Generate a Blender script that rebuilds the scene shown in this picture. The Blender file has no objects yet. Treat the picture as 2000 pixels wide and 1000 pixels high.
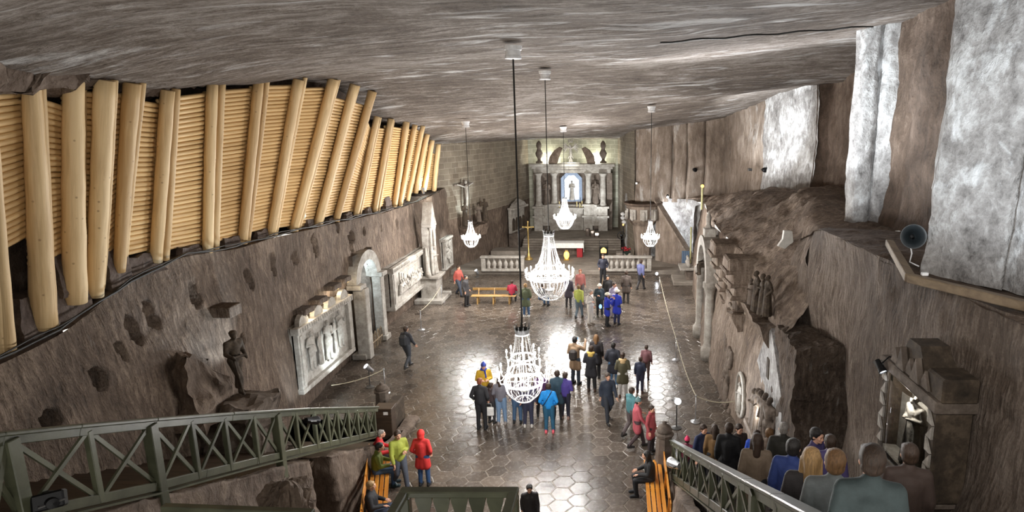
import bpy, math, random
from mathutils import Vector, Matrix, noise
random.seed(7)
SC = bpy.context.scene
COL = SC.collection
R = math.radians
# ------------------------------------------------------------ camera model (f, principal point in 2000x1000 pixels)
F, CX, CY, H = 1246.0, 1210.0, 500.0, 9.7
PITCH = math.atan((CY - 237) / F)
CP, SP = math.cos(PITCH), math.sin(PITCH)
def ray(x, y):
    u = (x - CX) / F; v = (CY - y) / F
    return (u, CP + v * SP, -SP + v * CP)
def PF(x, y, z=0.0):
    d = ray(x, y); t = (z - H) / d[2]; return Vector((d[0] * t, d[1] * t, z))
def PX(x, y, X):
    d = ray(x, y); t = X / d[0]; return Vector((X, d[1] * t, H + d[2] * t))
def PY(x, y, Y):
    d = ray(x, y); t = Y / d[1]; return Vector((d[0] * t, Y, H + d[2] * t))
def PS(x, y, fz):
    """meet the ray with the surface z = fz(Y) (a stair slope)"""
    d = ray(x, y); lo, hi = 1.0, 60.0
    g = lambda Y: (H + d[2] * Y / d[1]) - fz(Y)
    for _ in range(60):
        m = (lo + hi) / 2
        if g(m) > 0: lo = m
        else: hi = m
    t = lo / d[1]; return Vector((d[0] * t, lo, H + d[2] * t))
cam = bpy.data.objects.new('camera', bpy.data.cameras.new('camera'))
COL.objects.link(cam); SC.camera = cam
cam.location = (0, 0, H); cam.rotation_euler = (R(90) - PITCH, 0, 0)
cam.data.sensor_width = 36; cam.data.lens = F / 2000 * 36
cam.data.shift_x = (1000 - CX) / 2000.0
cam.data.clip_start = 0.05; cam.data.clip_end = 300
# ------------------------------------------------------------ materials
def lin(c):
    f = lambda v: v / 12.92 if v <= 0.04045 else ((v + 0.055) / 1.055) ** 2.4
    return tuple(f(v / 255.0) for v in c) + (1.0,)
class NT:
    def __init__(s, name):
        s.m = bpy.data.materials.new(name); s.m.use_nodes = True
        s.t = s.m.node_tree; s.n = s.t.nodes; s.l = s.t.links
        s.b = s.n['Principled BSDF']
    def node(s, typ, **kw):
        x = s.n.new(typ)
        for k, v in kw.items(): setattr(x, k, v)
        return x
    def link(s, a, b): s.l.new(a, b)
    def setin(s, node, key, v):
        if hasattr(v, 'links') or isinstance(v, bpy.types.NodeSocket): s.l.new(v, node.inputs[key])
        else: node.inputs[key].default_value = v
    def math(s, op, a, b=0.0, c=None):
        x = s.node('ShaderNodeMath', operation=op); s.setin(x, 0, a); s.setin(x, 1, b)
        if c is not None: s.setin(x, 2, c)
        return x.outputs[0]
    def coords(s, scale=(1, 1, 1), rot=(0, 0, 0), kind='Object'):
        tc = s.node('ShaderNodeTexCoord'); mp = s.node('ShaderNodeMapping')
        s.link(tc.outputs[kind], mp.inputs[0]); mp.inputs['Scale'].default_value = scale
        mp.inputs['Rotation'].default_value = rot
        return mp.outputs[0]
    def noise(s, vec, scale, detail=4, rough=0.55, dist=0.0):
        x = s.node('ShaderNodeTexNoise'); s.link(vec, x.inputs['Vector'])
        x.inputs['Scale'].default_value = scale; x.inputs['Detail'].default_value = detail
        x.inputs['Roughness'].default_value = rough; x.inputs['Distortion'].default_value = dist
        return x.outputs[0]
    def ramp(s, fac, stops):
        x = s.node('ShaderNodeValToRGB'); s.link(fac, x.inputs[0]); e = x.color_ramp.elements
        while len(e) < len(stops): e.new(0.5)
        for i, (p, c) in enumerate(stops):
            e[i].position = p; e[i].color = c if len(c) == 4 else lin(c)
        return x.outputs[0]
    def mix(s, fac, a, b, mode='MIX'):
        x = s.node('ShaderNodeMix', data_type='RGBA', blend_type=mode)
        s.setin(x, 0, fac); s.setin(x, 6, a); s.setin(x, 7, b)
        return x.outputs[2]
    def bump(s, h, strength=0.5, dist=0.05, prev=None):
        x = s.node('ShaderNodeBump'); s.link(h, x.inputs['Height'])
        x.inputs['Strength'].default_value = strength; x.inputs['Distance'].default_value = dist
        if prev is not None: s.link(prev, x.inputs['Normal'])
        return x.outputs[0]
    def out(s, color=None, rough=None, normal=None, metal=None):
        if color is not None: s.setin(s.b, 'Base Color', color)
        if rough is not None: s.setin(s.b, 'Roughness', rough)
        if metal is not None: s.b.inputs['Metallic'].default_value = metal
        if normal is not None: s.link(normal, s.b.inputs['Normal'])
        return s.m
MATS = {}
def plain(name, rgb, rough=0.6, metal=0.0, var=0.12, scale=9.0, bump=0.15, emit=0.0, spec=None):
    """small-scale mottled surface of one colour"""
    if name in MATS: return MATS[name]
    n = NT(name); v = n.coords(); c = lin(rgb)
    a = tuple(x * (1 - var) for x in c[:3]) + (1,); b = tuple(min(1, x * (1 + var)) for x in c[:3]) + (1,)
    f = n.noise(v, scale, 3)
    col = n.ramp(f, [(0.3, a), (0.7, b)])
    nm = n.bump(n.noise(v, scale * 4, 2), bump, 0.01) if bump else None
    m = n.out(col, rough, nm, metal)
    if emit:
        n.link(col, n.b.inputs['Emission Color']); n.b.inputs['Emission Strength'].default_value = emit
    if spec is not None: n.b.inputs['Specular IOR Level'].default_value = spec
    MATS[name] = m; return m
def rock(name, dark, mid, light, grain=(1, 1, 1), rot=(0, 0, 0), gs=3.0, bump=0.6, bd=0.08, salt=None, salt_at=0.62, rough=0.85, big=0.35, fine=18.0):
    n = NT(name); v = n.coords(); g = n.coords(grain, rot)
    f1 = n.noise(v, big, 6, 0.6, 0.4); f2 = n.noise(g, gs, 6, 0.62, 0.3); f3 = n.noise(v, fine, 4, 0.7)
    s = n.math('ADD', n.math('MULTIPLY', f1, 0.42), n.math('ADD', n.math('MULTIPLY', f2, 0.4), n.math('MULTIPLY', f3, 0.18)))
    col = n.ramp(s, [(0.36, dark), (0.5, mid), (0.64, light)])
    if salt:
        sm = n.math('ADD', n.math('MULTIPLY', n.noise(g, gs * 0.45, 7, 0.6, 0.6), 0.75), n.math('MULTIPLY', n.noise(v, big * 0.8, 3), 0.35))
        fac = n.ramp(sm, [(salt_at, (0, 0, 0, 1)), (salt_at + 0.13, (1, 1, 1, 1))])
        col = n.mix(n.math('MULTIPLY', fac, 0.85), col, lin(salt))
    nm = n.bump(f2, bump, bd); nm = n.bump(f3, bump * 0.55, bd * 0.35, nm); nm = n.bump(f1, bump * 0.6, bd * 4, nm)
    MATS[name] = n.out(col, rough, nm); n.b.inputs['Specular IOR Level'].default_value = 0.35
    return MATS[name]
# rock of the cavern
M_CEIL = rock('ceiling_rock', (58, 50, 44), (106, 96, 88), (164, 157, 151), (0.5, 2.3, 1.2), (0, 0, R(-8)), 2.3, 1.0, 0.16, (214, 214, 214), 0.60, big=0.2, fine=9)
M_LEFT = rock('left_wall_rock', (54, 44, 37), (102, 87, 75), (152, 134, 118), (1.0, 1.9, 0.45), (R(32), 0, 0), 4.6, 1.3, 0.10, (188, 186, 184), 0.70)
M_RIGHT = rock('right_wall_rock', (62, 52, 44), (114, 99, 87), (164, 149, 135), (1.4, 1.6, 0.4), (R(-16), 0, 0), 4.4, 1.1, 0.09, (180, 172, 164), 0.80)
M_NEAR = rock('picked_rock', (54, 44, 37), (104, 90, 79), (160, 146, 134), (1.6, 2.6, 0.4), (R(-18), 0, 0), 6.5, 1.4, 0.08, (205, 202, 198), 0.70, fine=26)
M_PALE = rock('pale_salt_rock', (84, 80, 78), (150, 147, 145), (204, 204, 204), (1, 1, 0.7), (0, 0, 0), 4.2, 0.9, 0.09, (226, 228, 230), 0.60, fine=14, big=.6)
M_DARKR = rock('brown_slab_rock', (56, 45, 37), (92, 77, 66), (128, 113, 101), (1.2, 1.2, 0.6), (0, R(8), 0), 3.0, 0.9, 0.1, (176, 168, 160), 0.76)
M_SLAB = rock('slabbed_rock', (86, 74, 64), (126, 112, 100), (164, 152, 141), (1.6, 1.6, 0.4), (0, 0, 0), 2.2, 0.7, 0.08, (206, 204, 200), 0.64)
M_STAIRR = rock('stair_rock', (62, 51, 43), (100, 86, 75), (138, 122, 108), (1.3, 1.3, 0.45), (R(12), 0, 0), 3.6, 0.9, 0.08)
M_STONE = rock('carved_salt', (112, 105, 97), (152, 146, 138), (186, 182, 175), (1, 1, 1), (0, 0, 0), 4.0, 0.35, 0.03, big=0.9)
M_STONED = rock('dark_carved_salt', (66, 57, 50), (98, 87, 78), (132, 120, 110), (1, 1, 1), (0, 0, 0), 4.0, 0.45, 0.03, big=0.9)
M_STATUE = rock('statue_stone', (38, 32, 26), (64, 54, 44), (96, 83, 69), (1, 1, 1), (0, 0, 0), 6.0, 0.4, 0.02, big=1.4)
M_WEDGE = rock('wedge_rock', (54, 45, 41), (88, 76, 70), (122, 110, 102), (1, 1, 0.6), (0, 0, 0), 4.0, 0.8, 0.05, big=1.0)
def brick_mat(name, c1, c2, mort, sc=1.0, rough=0.85):
    n = NT(name); uv = n.coords(kind='UV')
    wob = n.noise(uv, 1.4, 3)
    cm = n.node('ShaderNodeVectorMath', operation='MULTIPLY_ADD')
    n.link(wob, cm.inputs[0]); cm.inputs[1].default_value = (0.16, 0.16, 0); n.link(uv, cm.inputs[2])
    b = n.node('ShaderNodeTexBrick'); n.link(cm.outputs[0], b.inputs['Vector'])
    b.inputs['Scale'].default_value = sc; b.inputs['Mortar Size'].default_value = 0.022
    b.inputs['Brick Width'].default_value = 0.75; b.inputs['Row Height'].default_value = 0.36
    b.inputs['Color1'].default_value = lin(c1); b.inputs['Color2'].default_value = lin(c2); b.inputs['Mortar'].default_value = lin(mort)
    b.inputs['Mortar Smooth'].default_value = 0.4
    v = n.coords(); f = n.noise(v, 1.2, 6, 0.65); f3 = n.noise(v, 14, 4)
    col = n.mix(n.math('MULTIPLY', f, 0.9), b.outputs['Color'], lin((72, 62, 52)))
    nm = n.bump(b.outputs['Fac'], 0.5, -0.04); nm = n.bump(f3, 0.5, 0.03, nm)
    MATS[name] = n.out(col, rough, nm); return MATS[name]
M_BRICK = brick_mat('salt_block_masonry', (150, 138, 120), (128, 116, 100), (178, 168, 150))
M_BRICKL = brick_mat('pale_salt_block_masonry', (190, 190, 172), (160, 162, 146), (216, 214, 198))
def floor_mat():
    n = NT('hexagonal_floor_tiles')
    tc = n.node('ShaderNodeTexCoord'); sep = n.node('ShaderNodeSeparateXYZ')
    wn = n.node('ShaderNodeTexNoise'); n.link(tc.outputs['Object'], wn.inputs['Vector']); wn.inputs['Scale'].default_value = 1.1; wn.inputs['Detail'].default_value = 2
    ad = n.node('ShaderNodeVectorMath', operation='MULTIPLY_ADD'); n.link(wn.outputs['Color'], ad.inputs[0]); ad.inputs[1].default_value = (0.16, 0.16, 0); n.link(tc.outputs['Object'], ad.inputs[2])
    n.link(ad.outputs[0], sep.inputs[0])
    S = 0.56                                   # across the flats, metres
    py = n.math('DIVIDE', sep.outputs[0], S); px = n.math('DIVIDE', sep.outputs[1], S)
    rx, ry = 1.0, math.sqrt(3)
    def cell(ox, oy):
        a = n.math('SUBTRACT', n.math('FLOORED_MODULO', n.math('SUBTRACT', px, ox), rx), rx / 2)
        b = n.math('SUBTRACT', n.math('FLOORED_MODULO', n.math('SUBTRACT', py, oy), ry), ry / 2)
        return a, b, n.math('ADD', n.math('MULTIPLY', a, a), n.math('MULTIPLY', b, b))
    ax, ay, ad2 = cell(0, 0); bx, by, bd2 = cell(rx / 2, ry / 2)
    sel = n.math('LESS_THAN', ad2, bd2)
    gx = n.math('ADD', bx, n.math('MULTIPLY', sel, n.math('SUBTRACT', ax, bx)))
    gy = n.math('ADD', by, n.math('MULTIPLY', sel, n.math('SUBTRACT', ay, by)))
    e = n.math('MAXIMUM', n.math('ABSOLUTE', gx), n.math('ADD', n.math('MULTIPLY', n.math('ABSOLUTE', gx), 0.5), n.math('MULTIPLY', n.math('ABSOLUTE', gy), 0.8660254)))
    joint = n.ramp(e, [(0.455, (0, 0, 0, 1)), (0.485, (1, 1, 1, 1))])
    idv = n.node('ShaderNodeCombineXYZ')
    n.link(n.math('SUBTRACT', px, gx), idv.inputs[0]); n.link(n.math('SUBTRACT', py, gy), idv.inputs[1])
    sn = n.node('ShaderNodeVectorMath', operation='SNAP'); n.link(idv.outputs[0], sn.inputs[0]); sn.inputs[1].default_value = (0.25, 0.25, 0.25)
    w = n.node('ShaderNodeTexWhiteNoise'); n.link(sn.outputs[0], w.inputs[0])
    v = n.coords(); f = n.noise(v, 0.35, 5, 0.6); f2 = n.noise(v, 9, 6, 0.7); f3 = n.noise(v, 3.0, 3)
    s = n.math('ADD', n.math('MULTIPLY', f, 0.45), n.math('ADD', n.math('MULTIPLY', f2, 0.35), n.math('MULTIPLY', w.outputs['Value'], 0.2)))
    base = n.ramp(s, [(0.3, (54, 47, 41)), (0.5, (80, 71, 63)), (0.72, (112, 101, 91))])
    jc = n.ramp(f, [(0.35, (70, 62, 54)), (0.65, (150, 140, 128))])
    col = n.mix(n.math('MULTIPLY', joint, 0.75), base, jc)
    nm = n.bump(joint, 0.55, -0.02); nm = n.bump(f3, 0.35, 0.04, nm); nm = n.bump(f2, 0.25, 0.012, nm)
    rg = n.math('ADD', 0.15, n.math('MULTIPLY', f2, 0.22))
    MATS['floor'] = n.out(col, rg, nm)
    return MATS['floor']
M_FLOOR = floor_mat()
def wood(name, c1, c2, grain=(1, 1, 0.06), rough=0.55, gs=14.0, bump=0.15, per_object=True, knots=True):
    n = NT(name); g = n.coords(grain); v = n.coords()
    off = n.node('ShaderNodeObjectInfo')
    ad = n.node('ShaderNodeVectorMath', operation='ADD'); n.link(g, ad.inputs[0])
    sc = n.math('MULTIPLY', off.outputs['Random'], 37.0); cb = n.node('ShaderNodeCombineXYZ'); n.link(sc, cb.inputs[0]); n.link(sc, cb.inputs[2])
    n.link(cb.outputs[0], ad.inputs[1])
    f = n.noise(ad.outputs[0], gs, 5, 0.6, 0.4)
    s = n.math('ADD', n.math('MULTIPLY', f, 0.75), n.math('MULTIPLY', off.outputs['Random'], 0.25))
    col = n.ramp(s, [(0.35, c1), (0.65, c2)])
    if knots:
        vo = n.node('ShaderNodeTexVoronoi'); av = n.node('ShaderNodeVectorMath', operation='ADD'); n.link(v, av.inputs[0]); n.link(cb.outputs[0], av.inputs[1])
        n.link(av.outputs[0], vo.inputs['Vector']); vo.inputs['Scale'].default_value = 4.6
        k = n.ramp(vo.outputs['Distance'], [(0.05, (1, 1, 1, 1)), (0.13, (0, 0, 0, 1))])
        col = n.mix(n.math('MULTIPLY', k, 0.55), col, lin((104, 68, 38)))
    MATS[name] = n.out(col, rough, n.bump(f, bump, 0.02)); return MATS[name]
M_LOG = wood('peeled_pine', (186, 154, 108), (222, 194, 148))
M_LAG = wood('peeled_pine_lagging', (190, 154, 102), (224, 190, 136), (0.06, 1, 1) if False else (1, 1, 0.08))
M_GREENW = wood('olive_painted_wood', (58, 60, 46), (84, 86, 68), (0.3, 0.3, 0.3), 0.35, 8.0, 0.3, knots=False)
M_BENCHW = wood('varnished_orange_wood', (176, 108, 36), (212, 146, 62), (1, 0.1, 1), 0.35, 12.0, knots=False)
M_BENCHY = wood('old_yellow_wood', (140, 108, 60), (176, 140, 86), (0.1, 1, 1), 0.4, 12.0, knots=False)
M_TREAD = wood('brown_tread_wood', (44, 34, 26), (76, 60, 46), (0.1, 1, 1), 0.5, 10.0, 0.3, knots=False)
M_BEAM = wood('grey_squared_timber', (104, 88, 70), (146, 128, 104), (0.5, 0.1, 0.5), 0.7, 12.0, 0.3, knots=False)
M_BLACK = plain('black_metal', (22, 22, 24), 0.4, 0.6)
M_STEEL = plain('pale_steel', (190, 192, 196), 0.3, 0.8)
M_WHITEM = plain('white_metal', (240, 241, 244), 0.5)
M_GREYM = plain('grey_metal', (92, 92, 92), 0.45, 0.6)
M_GOLD = plain('old_gilt', (186, 158, 96), 0.38, 0.7)
M_CRYSTAL = plain('salt_crystal_beads', (246, 246, 246), 0.12, 0.0, 0.02, bump=0, spec=0.8)
for _n in M_CRYSTAL.node_tree.nodes:
    if _n.type == 'BSDF_PRINCIPLED': _n.inputs['Transmission Weight'].default_value = 0.7; _n.inputs['IOR'].default_value = 1.3
M_BULB = plain('lit_candle_bulb', (255, 250, 240), 0.4, 0, 0.0, bump=0, emit=14.0)
M_LAMPON = plain('lit_lamp_glass', (240, 246, 255), 0.4, 0, 0.0, bump=0, emit=16.0)
M_WARMON = plain('lit_warm_lamp', (255, 190, 92), 0.4, 0, 0.02, bump=0, emit=1.7)
M_BLUEON = plain('lit_phone_screen', (120, 170, 255), 0.4, 0, 0.02, bump=0, emit=1.4)
M_CABLE = plain('black_cable', (20, 19, 18), 0.5)
M_ROPE = plain('pale_rope', (176, 168, 146), 0.8)
M_CLOTHW = plain('white_linen', (226, 224, 220), 0.8)
M_RED = plain('red_cloth', (150, 34, 40), 0.8)
def hairm(rgb):
    nm_ = 'hair_%02x%02x%02x' % tuple(rgb)
    if nm_ in MATS: return MATS[nm_]
    n = NT(nm_); g = n.coords((1, 1, .12)); f = n.noise(g, 60, 4, .7); c = lin(rgb)
    col = n.ramp(f, [(.3, tuple(x * .45 for x in c[:3]) + (1,)), (.7, tuple(min(1, x * 1.35) for x in c[:3]) + (1,))])
    MATS[nm_] = n.out(col, .55, n.bump(f, .6, .02)); return MATS[nm_]
# ------------------------------------------------------------ mesh builder
class MB:
    def __init__(s): s.v = []; s.f = []
    def add(s, vs, fs, M=None):
        o = len(s.v)
        s.v += [(M @ Vector(p)) if M is not None else Vector(p) for p in vs]
        s.f += [tuple(o + i for i in f) for f in fs]; return s
    def box(s, c, d, M=None):
        x, y, z = (k / 2 for k in d); cx, cy, cz = c
        vs = [(cx + a * x, cy + b * y, cz + e * z) for a in (-1, 1) for b in (-1, 1) for e in (-1, 1)]
        return s.add(vs, [(0, 1, 3, 2), (4, 6, 7, 5), (0, 4, 5, 1), (2, 3, 7, 6), (0, 2, 6, 4), (1, 5, 7, 3)], M)
    def cbox(s, c, d, b=0.01, M=None):
        """box with chamfered edges"""
        x, y, z = (k / 2 for k in d); b = min(b, x * .9, y * .9, z * .9); vs = []; ix = {}
        for a in (-1, 1):
            for e in (-1, 1):
                for g in (-1, 1):
                    for ax in range(3):
                        p = [a * (x - b), e * (y - b), g * (z - b)]; p[ax] = (a * x, e * y, g * z)[ax]
                        ix[(a, e, g, ax)] = len(vs); vs.append((c[0] + p[0], c[1] + p[1], c[2] + p[2]))
        fs = []
        for ax in range(3):
            o = [i for i in range(3) if i != ax]
            for sg in (-1, 1):
                q = []
                for u, w in ((-1, -1), (1, -1), (1, 1), (-1, 1)):
                    k = [0, 0, 0]; k[ax] = sg; k[o[0]] = u; k[o[1]] = w; q.append(ix[(*k, ax)])
                fs.append(tuple(q if (sg > 0) == (ax != 1) else q[::-1]))
            for u in (-1, 1):
                for w in (-1, 1):
                    k0 = [0, 0, 0]; k1 = [0, 0, 0]; k0[o[0]] = k1[o[0]] = u; k0[o[1]] = k1[o[1]] = w; k0[ax] = -1; k1[ax] = 1
                    q = [ix[(*k0, o[0])], ix[(*k1, o[0])], ix[(*k1, o[1])], ix[(*k0, o[1])]]
                    fs.append(tuple(q))
        for a in (-1, 1):
            for e in (-1, 1):
                for g in (-1, 1): fs.append(tuple(ix[(a, e, g, ax)] for ax in range(3)))
        return s.add(vs, fs, M)
    def hexa(s, p):
        """eight corners: bottom 4 (ccw) then top 4"""
        return s.add(p, [(3, 2, 1, 0), (4, 5, 6, 7), (0, 1, 5, 4), (1, 2, 6, 5), (2, 3, 7, 6), (3, 0, 4, 7)])
    def bar(s, a, b, w, d, up=(0, 0, 1), ch=0.0):
        """rectangular bar from a to b; w across, d along 'up'"""
        a = Vector(a); b = Vector(b); z = (b - a); L = z.length; z.normalize()
        x = Vector(up).cross(z)
        if x.length < 1e-4: x = Vector((1, 0, 0))
        x.normalize(); y = z.cross(x)
        M = Matrix((x, y, z)).transposed().to_4x4(); M.translation = (a + b) / 2
        if ch: return s.cbox((0, 0, 0), (w, d, L), ch, M)
        return s.box((0, 0, 0), (w, d, L), M)
    def tube(s, pts, r, n=8, closed=False, caps=True):
        pts = [Vector(p) for p in pts]; m = len(pts)
        rr = r if isinstance(r, (list, tuple)) else [r] * m
        o = len(s.v); t0 = None; x = None
        for i, p in enumerate(pts):
            if closed: t = pts[(i + 1) % m] - pts[i - 1]
            else: t = pts[min(i + 1, m - 1)] - pts[max(i - 1, 0)]
            t.normalize()
            if x is None:
                x = t.orthogonal().normalized()
            else:
                x = x - t * x.dot(t)
                if x.length < 1e-6: x = t.orthogonal()
                x.normalize()
            y = t.cross(x)
            for k in range(n):
                a = 2 * math.pi * k / n
                s.v.append(p + (x * math.cos(a) + y * math.sin(a)) * rr[i])
        for i in range(m if closed else m - 1):
            j = (i + 1) % m
            for k in range(n):
                l = (k + 1) % n
                s.f.append((o + i * n + k, o + i * n + l, o + j * n + l, o + j * n + k))
        if caps and not closed:
            s.f.append(tuple(o + k for k in reversed(range(n)))); s.f.append(tuple(o + (m - 1) * n + k for k in range(n)))
        return s
    def lathe(s, prof, n=16, M=None, a0=0.0, a1=2 * math.pi):
        full = abs(a1 - a0 - 2 * math.pi) < 1e-6; k = n if full else n + 1
        vs = []; fs = []
        for r, z in prof:
            for i in range(k):
                a = a0 + (a1 - a0) * i / n; vs.append((r * math.cos(a), r * math.sin(a), z))
        for j in range(len(prof) - 1):
            for i in range(n):
                l = (i + 1) % k
                fs.append((j * k + i, j * k + l, (j + 1) * k + l, (j + 1) * k + i))
        if prof[0] == prof[-1]: return s.add(vs, fs, M)
        if prof[0][0] > 1e-5 and full: fs.append(tuple(reversed(range(k))))
        if prof[-1][0] > 1e-5 and full: fs.append(tuple((len(prof) - 1) * k + i for i in range(k)))
        return s.add(vs, fs, M)
    def ell(s, c, r, n=12, m=8, M=None):
        c = Vector(c); vs = [(0, 0, -1)]; fs = []
        for j in range(1, m):
            t = math.pi * j / m
            for i in range(n): vs.append((math.sin(t) * math.cos(2 * math.pi * i / n), math.sin(t) * math.sin(2 * math.pi * i / n), -math.cos(t)))
        vs.append((0, 0, 1)); e = len(vs) - 1
        for i in range(n):
            l = (i + 1) % n
            fs.append((0, 1 + l, 1 + i)); fs.append((e, e - n + i, e - n + l))
            for j in range(m - 2): fs.append((1 + j * n + i, 1 + j * n + l, 1 + (j + 1) * n + l, 1 + (j + 1) * n + i))
        vs = [(c.x + p[0] * r[0], c.y + p[1] * r[1], c.z + p[2] * r[2]) for p in vs]
        return s.add(vs, fs, M)
    def cap(s, a, ra, b, rb, n=10, sx=1.0):
        """tapered capsule from a to b"""
        a = Vector(a); b = Vector(b); d = b - a; L = d.length
        if L < 1e-5: return s.ell(a, (ra, ra, ra), n)
        z = d / L; x = z.orthogonal().normalized(); y = z.cross(x)
        prof = [(ra * math.sin(t), -ra * math.cos(t)) for t in (0.0, .55, 1.1, 1.571)] + [(rb * math.sin(t), L - rb * math.cos(t)) for t in (1.571, 2.04, 2.6, 3.1416)]
        M = Matrix((x, y, z)).transposed().to_4x4(); M.translation = a
        prof[0] = (0.0, prof[0][1]); prof[-1] = (0.0, prof[-1][1])
        vs = []; fs = []
        vs.append((0, 0, prof[0][1]))
        for r, h in prof[1:-1]:
            for i in range(n): vs.append((r * math.cos(2 * math.pi * i / n), r * math.sin(2 * math.pi * i / n), h))
        vs.append((0, 0, prof[-1][1])); e = len(vs) - 1; q = len(prof) - 2
        for i in range(n):
            l = (i + 1) % n
            fs.append((0, 1 + l, 1 + i)); fs.append((e, e - n + i, e - n + l))
            for j in range(q - 1): fs.append((1 + j * n + i, 1 + j * n + l, 1 + (j + 1) * n + l, 1 + (j + 1) * n + i))
        return s.add(vs, fs, M)
    def prism(s, poly, y0, y1, M=None):
        """polygon in x,z pushed from y0 to y1"""
        n = len(poly); vs = [(p[0], y0, p[1]) for p in poly] + [(p[0], y1, p[1]) for p in poly]
        fs = [tuple(range(n)), tuple(reversed(range(n, 2 * n)))] + [(i, n + i, n + (i + 1) % n, (i + 1) % n) for i in range(n)]
        return s.add(vs, fs, M)
    def mesh(s, name, mat=None, smooth=False, uv=None):
        me = bpy.data.meshes.new(name); me.from_pydata([tuple(p) for p in s.v], [], s.f)
        if uv is not None:
            l = me.uv_layers.new(name='UVMap')
            for lo in me.loops: l.data[lo.index].uv = uv[lo.vertex_index]
        if mat: me.materials.append(mat)
        if smooth: me.polygons.foreach_set('use_smooth', [True] * len(me.polygons))
        me.validate(); me.update(); return me
    def build(s, name, mat, parent=None, smooth=False, fixn=True, **tags):
        me = s.mesh(name, mat, smooth)
        if fixn: fix_normals(me)
        return link(name, me, parent, **tags)
import bmesh
def fix_normals(me):
    bm = bmesh.new(); bm.from_mesh(me); bmesh.ops.recalc_face_normals(bm, faces=bm.faces); bm.to_mesh(me); bm.free()
def tag(o, label=None, cat=None, group=None, kind=None):
    if label: o['label'] = label
    if cat: o['category'] = cat
    if group: o['group'] = group
    if kind: o['kind'] = kind
    return o
def link(name, me, parent=None, label=None, cat=None, group=None, kind=None, loc=None, rot=None):
    o = bpy.data.objects.new(name, me); COL.objects.link(o)
    if parent: o.parent = parent
    if loc is not None: o.location = loc
    if rot is not None: o.rotation_euler = rot
    return tag(o, label, cat, group, kind)
def thing(name, label, cat, loc=(0, 0, 0), rz=0.0, group=None, kind=None):
    o = bpy.data.objects.new(name, None); COL.objects.link(o); o.empty_display_size = 0.1
    o.location = loc; o.rotation_euler = (0, 0, rz); return tag(o, label, cat, group, kind)
def kids(o): return [c for c in bpy.data.objects if c.parent is o]
KID = {}
def dup(root, loc, rz=None, label=None, group=None, scale=None):
    """a copy of a thing, its parts and sub-parts"""
    r = root.copy(); COL.objects.link(r); r.location = loc
    if rz is not None: r.rotation_euler = (0, 0, rz)
    if scale is not None: r.scale = (scale,) * 3 if not hasattr(scale, '__len__') else scale
    if label: r['label'] = label
    if group: r['group'] = group
    if root.name not in KID: KID[root.name] = [(c, kids(c)) for c in kids(root)]
    for ch, gs in KID[root.name]:
        c = ch.copy(); COL.objects.link(c); c.parent = r
        for g in gs:
            d = g.copy(); COL.objects.link(d); d.parent = c
    return r
def lerp(a, b, t): return a + (b - a) * t
def cr(p, t):
    """Catmull-Rom through a list of vectors, t in 0..len-1"""
    n = len(p); i = min(int(t), n - 2); f = t - i
    a, b, c, d = p[max(i - 1, 0)], p[i], p[i + 1], p[min(i + 2, n - 1)]
    return 0.5 * ((2 * b) + (c - a) * f + (2 * a - 5 * b + 4 * c - d) * f * f + (3 * b - a - 3 * c + d) * f ** 3)
def fbm(p, sc, oc=4):
    return noise.fractal(Vector(p) * sc, 0.9, 2.1, oc, noise_basis='PERLIN_ORIGINAL')
def loft(name, rows, step=0.22, amp=0.12, sc=0.6, mat=None, smooth_rows=True, holes=None, dent=None, kind='structure', chis=0.0, stretch=(1, 1, 1), linear=False, flip=False, pits=(), parent=None, fold=0.0, **tags):
    """surface through rows of control points, roughened along its normal; holes(p) drops faces"""
    rows = [[Vector(p) for p in r] for r in rows]
    def ev(p, t):
        if linear:
            i = min(int(t), len(p) - 2); return lerp(p[i], p[i + 1], t - i)
        return cr(p, t)
    def samples(lens):
        ts = []
        for i, L in enumerate(lens):
            k = max(1, int(math.ceil(L / step)))
            ts += [i + j / k for j in range(k)]
        return ts + [len(lens)]
    lu = [max((r[i + 1] - r[i]).length for r in rows) for i in range(len(rows[0]) - 1)]
    lv = [max((rows[j + 1][i] - rows[j][i]).length for i in range(len(rows[0]))) for j in range(len(rows) - 1)]
    U, V = samples(lu), samples(lv)
    grid = []
    cols = [[ev(r, u) for u in U] for r in rows]
    for v in V: grid.append([ev([c[i] for c in cols], v) for i in range(len(U))])
    nu, nv = len(U), len(V)
    uvs = []; al = [0.0]
    mid = grid[nv // 2]
    for i in range(1, nu): al.append(al[-1] + (mid[i] - mid[i - 1]).length)
    P = []
    for j in range(nv):
        for i in range(nu):
            p = grid[j][i]
            du = grid[j][min(i + 1, nu - 1)] - grid[j][max(i - 1, 0)]; dv = grid[min(j + 1, nv - 1)][i] - grid[max(j - 1, 0)][i]
            n = du.cross(dv)
            if n.length < 1e-9: n = Vector((0, 0, 1))
            n.normalize()
            q = Vector((p.x * stretch[0], p.y * stretch[1], p.z * stretch[2]))
            d = amp * fbm(q, sc, 4)
            if chis: d += chis * fbm(q + Vector((9, 3, 1)), sc * 5, 3)
            if fold: d += fold * (abs(fbm(q + Vector((3, 7, 11)), sc * 0.8, 2)))
            if dent: p = p + Vector((dent(p), 0, 0))
            P.append(p + n * d); uvs.append((al[i], p.z if abs(n.z) < 0.75 else p.y))
    mb = MB(); mb.v = P
    for j in range(nv - 1):
        for i in range(nu - 1):
            q = (j * nu + i, j * nu + i + 1, (j + 1) * nu + i + 1, (j + 1) * nu + i)
            c = (P[q[0]] + P[q[1]] + P[q[2]] + P[q[3]]) / 4
            if holes and holes(c): continue
            mb.f.append(q[::-1] if flip else q)
    nmain = len(mb.v)
    for b in pits: b(mb)
    uvs += [(0, 0)] * (len(mb.v) - nmain)
    me = mb.mesh(name, mat, True, uvs)
    return link(name, me, parent, kind=kind, **tags)
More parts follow.
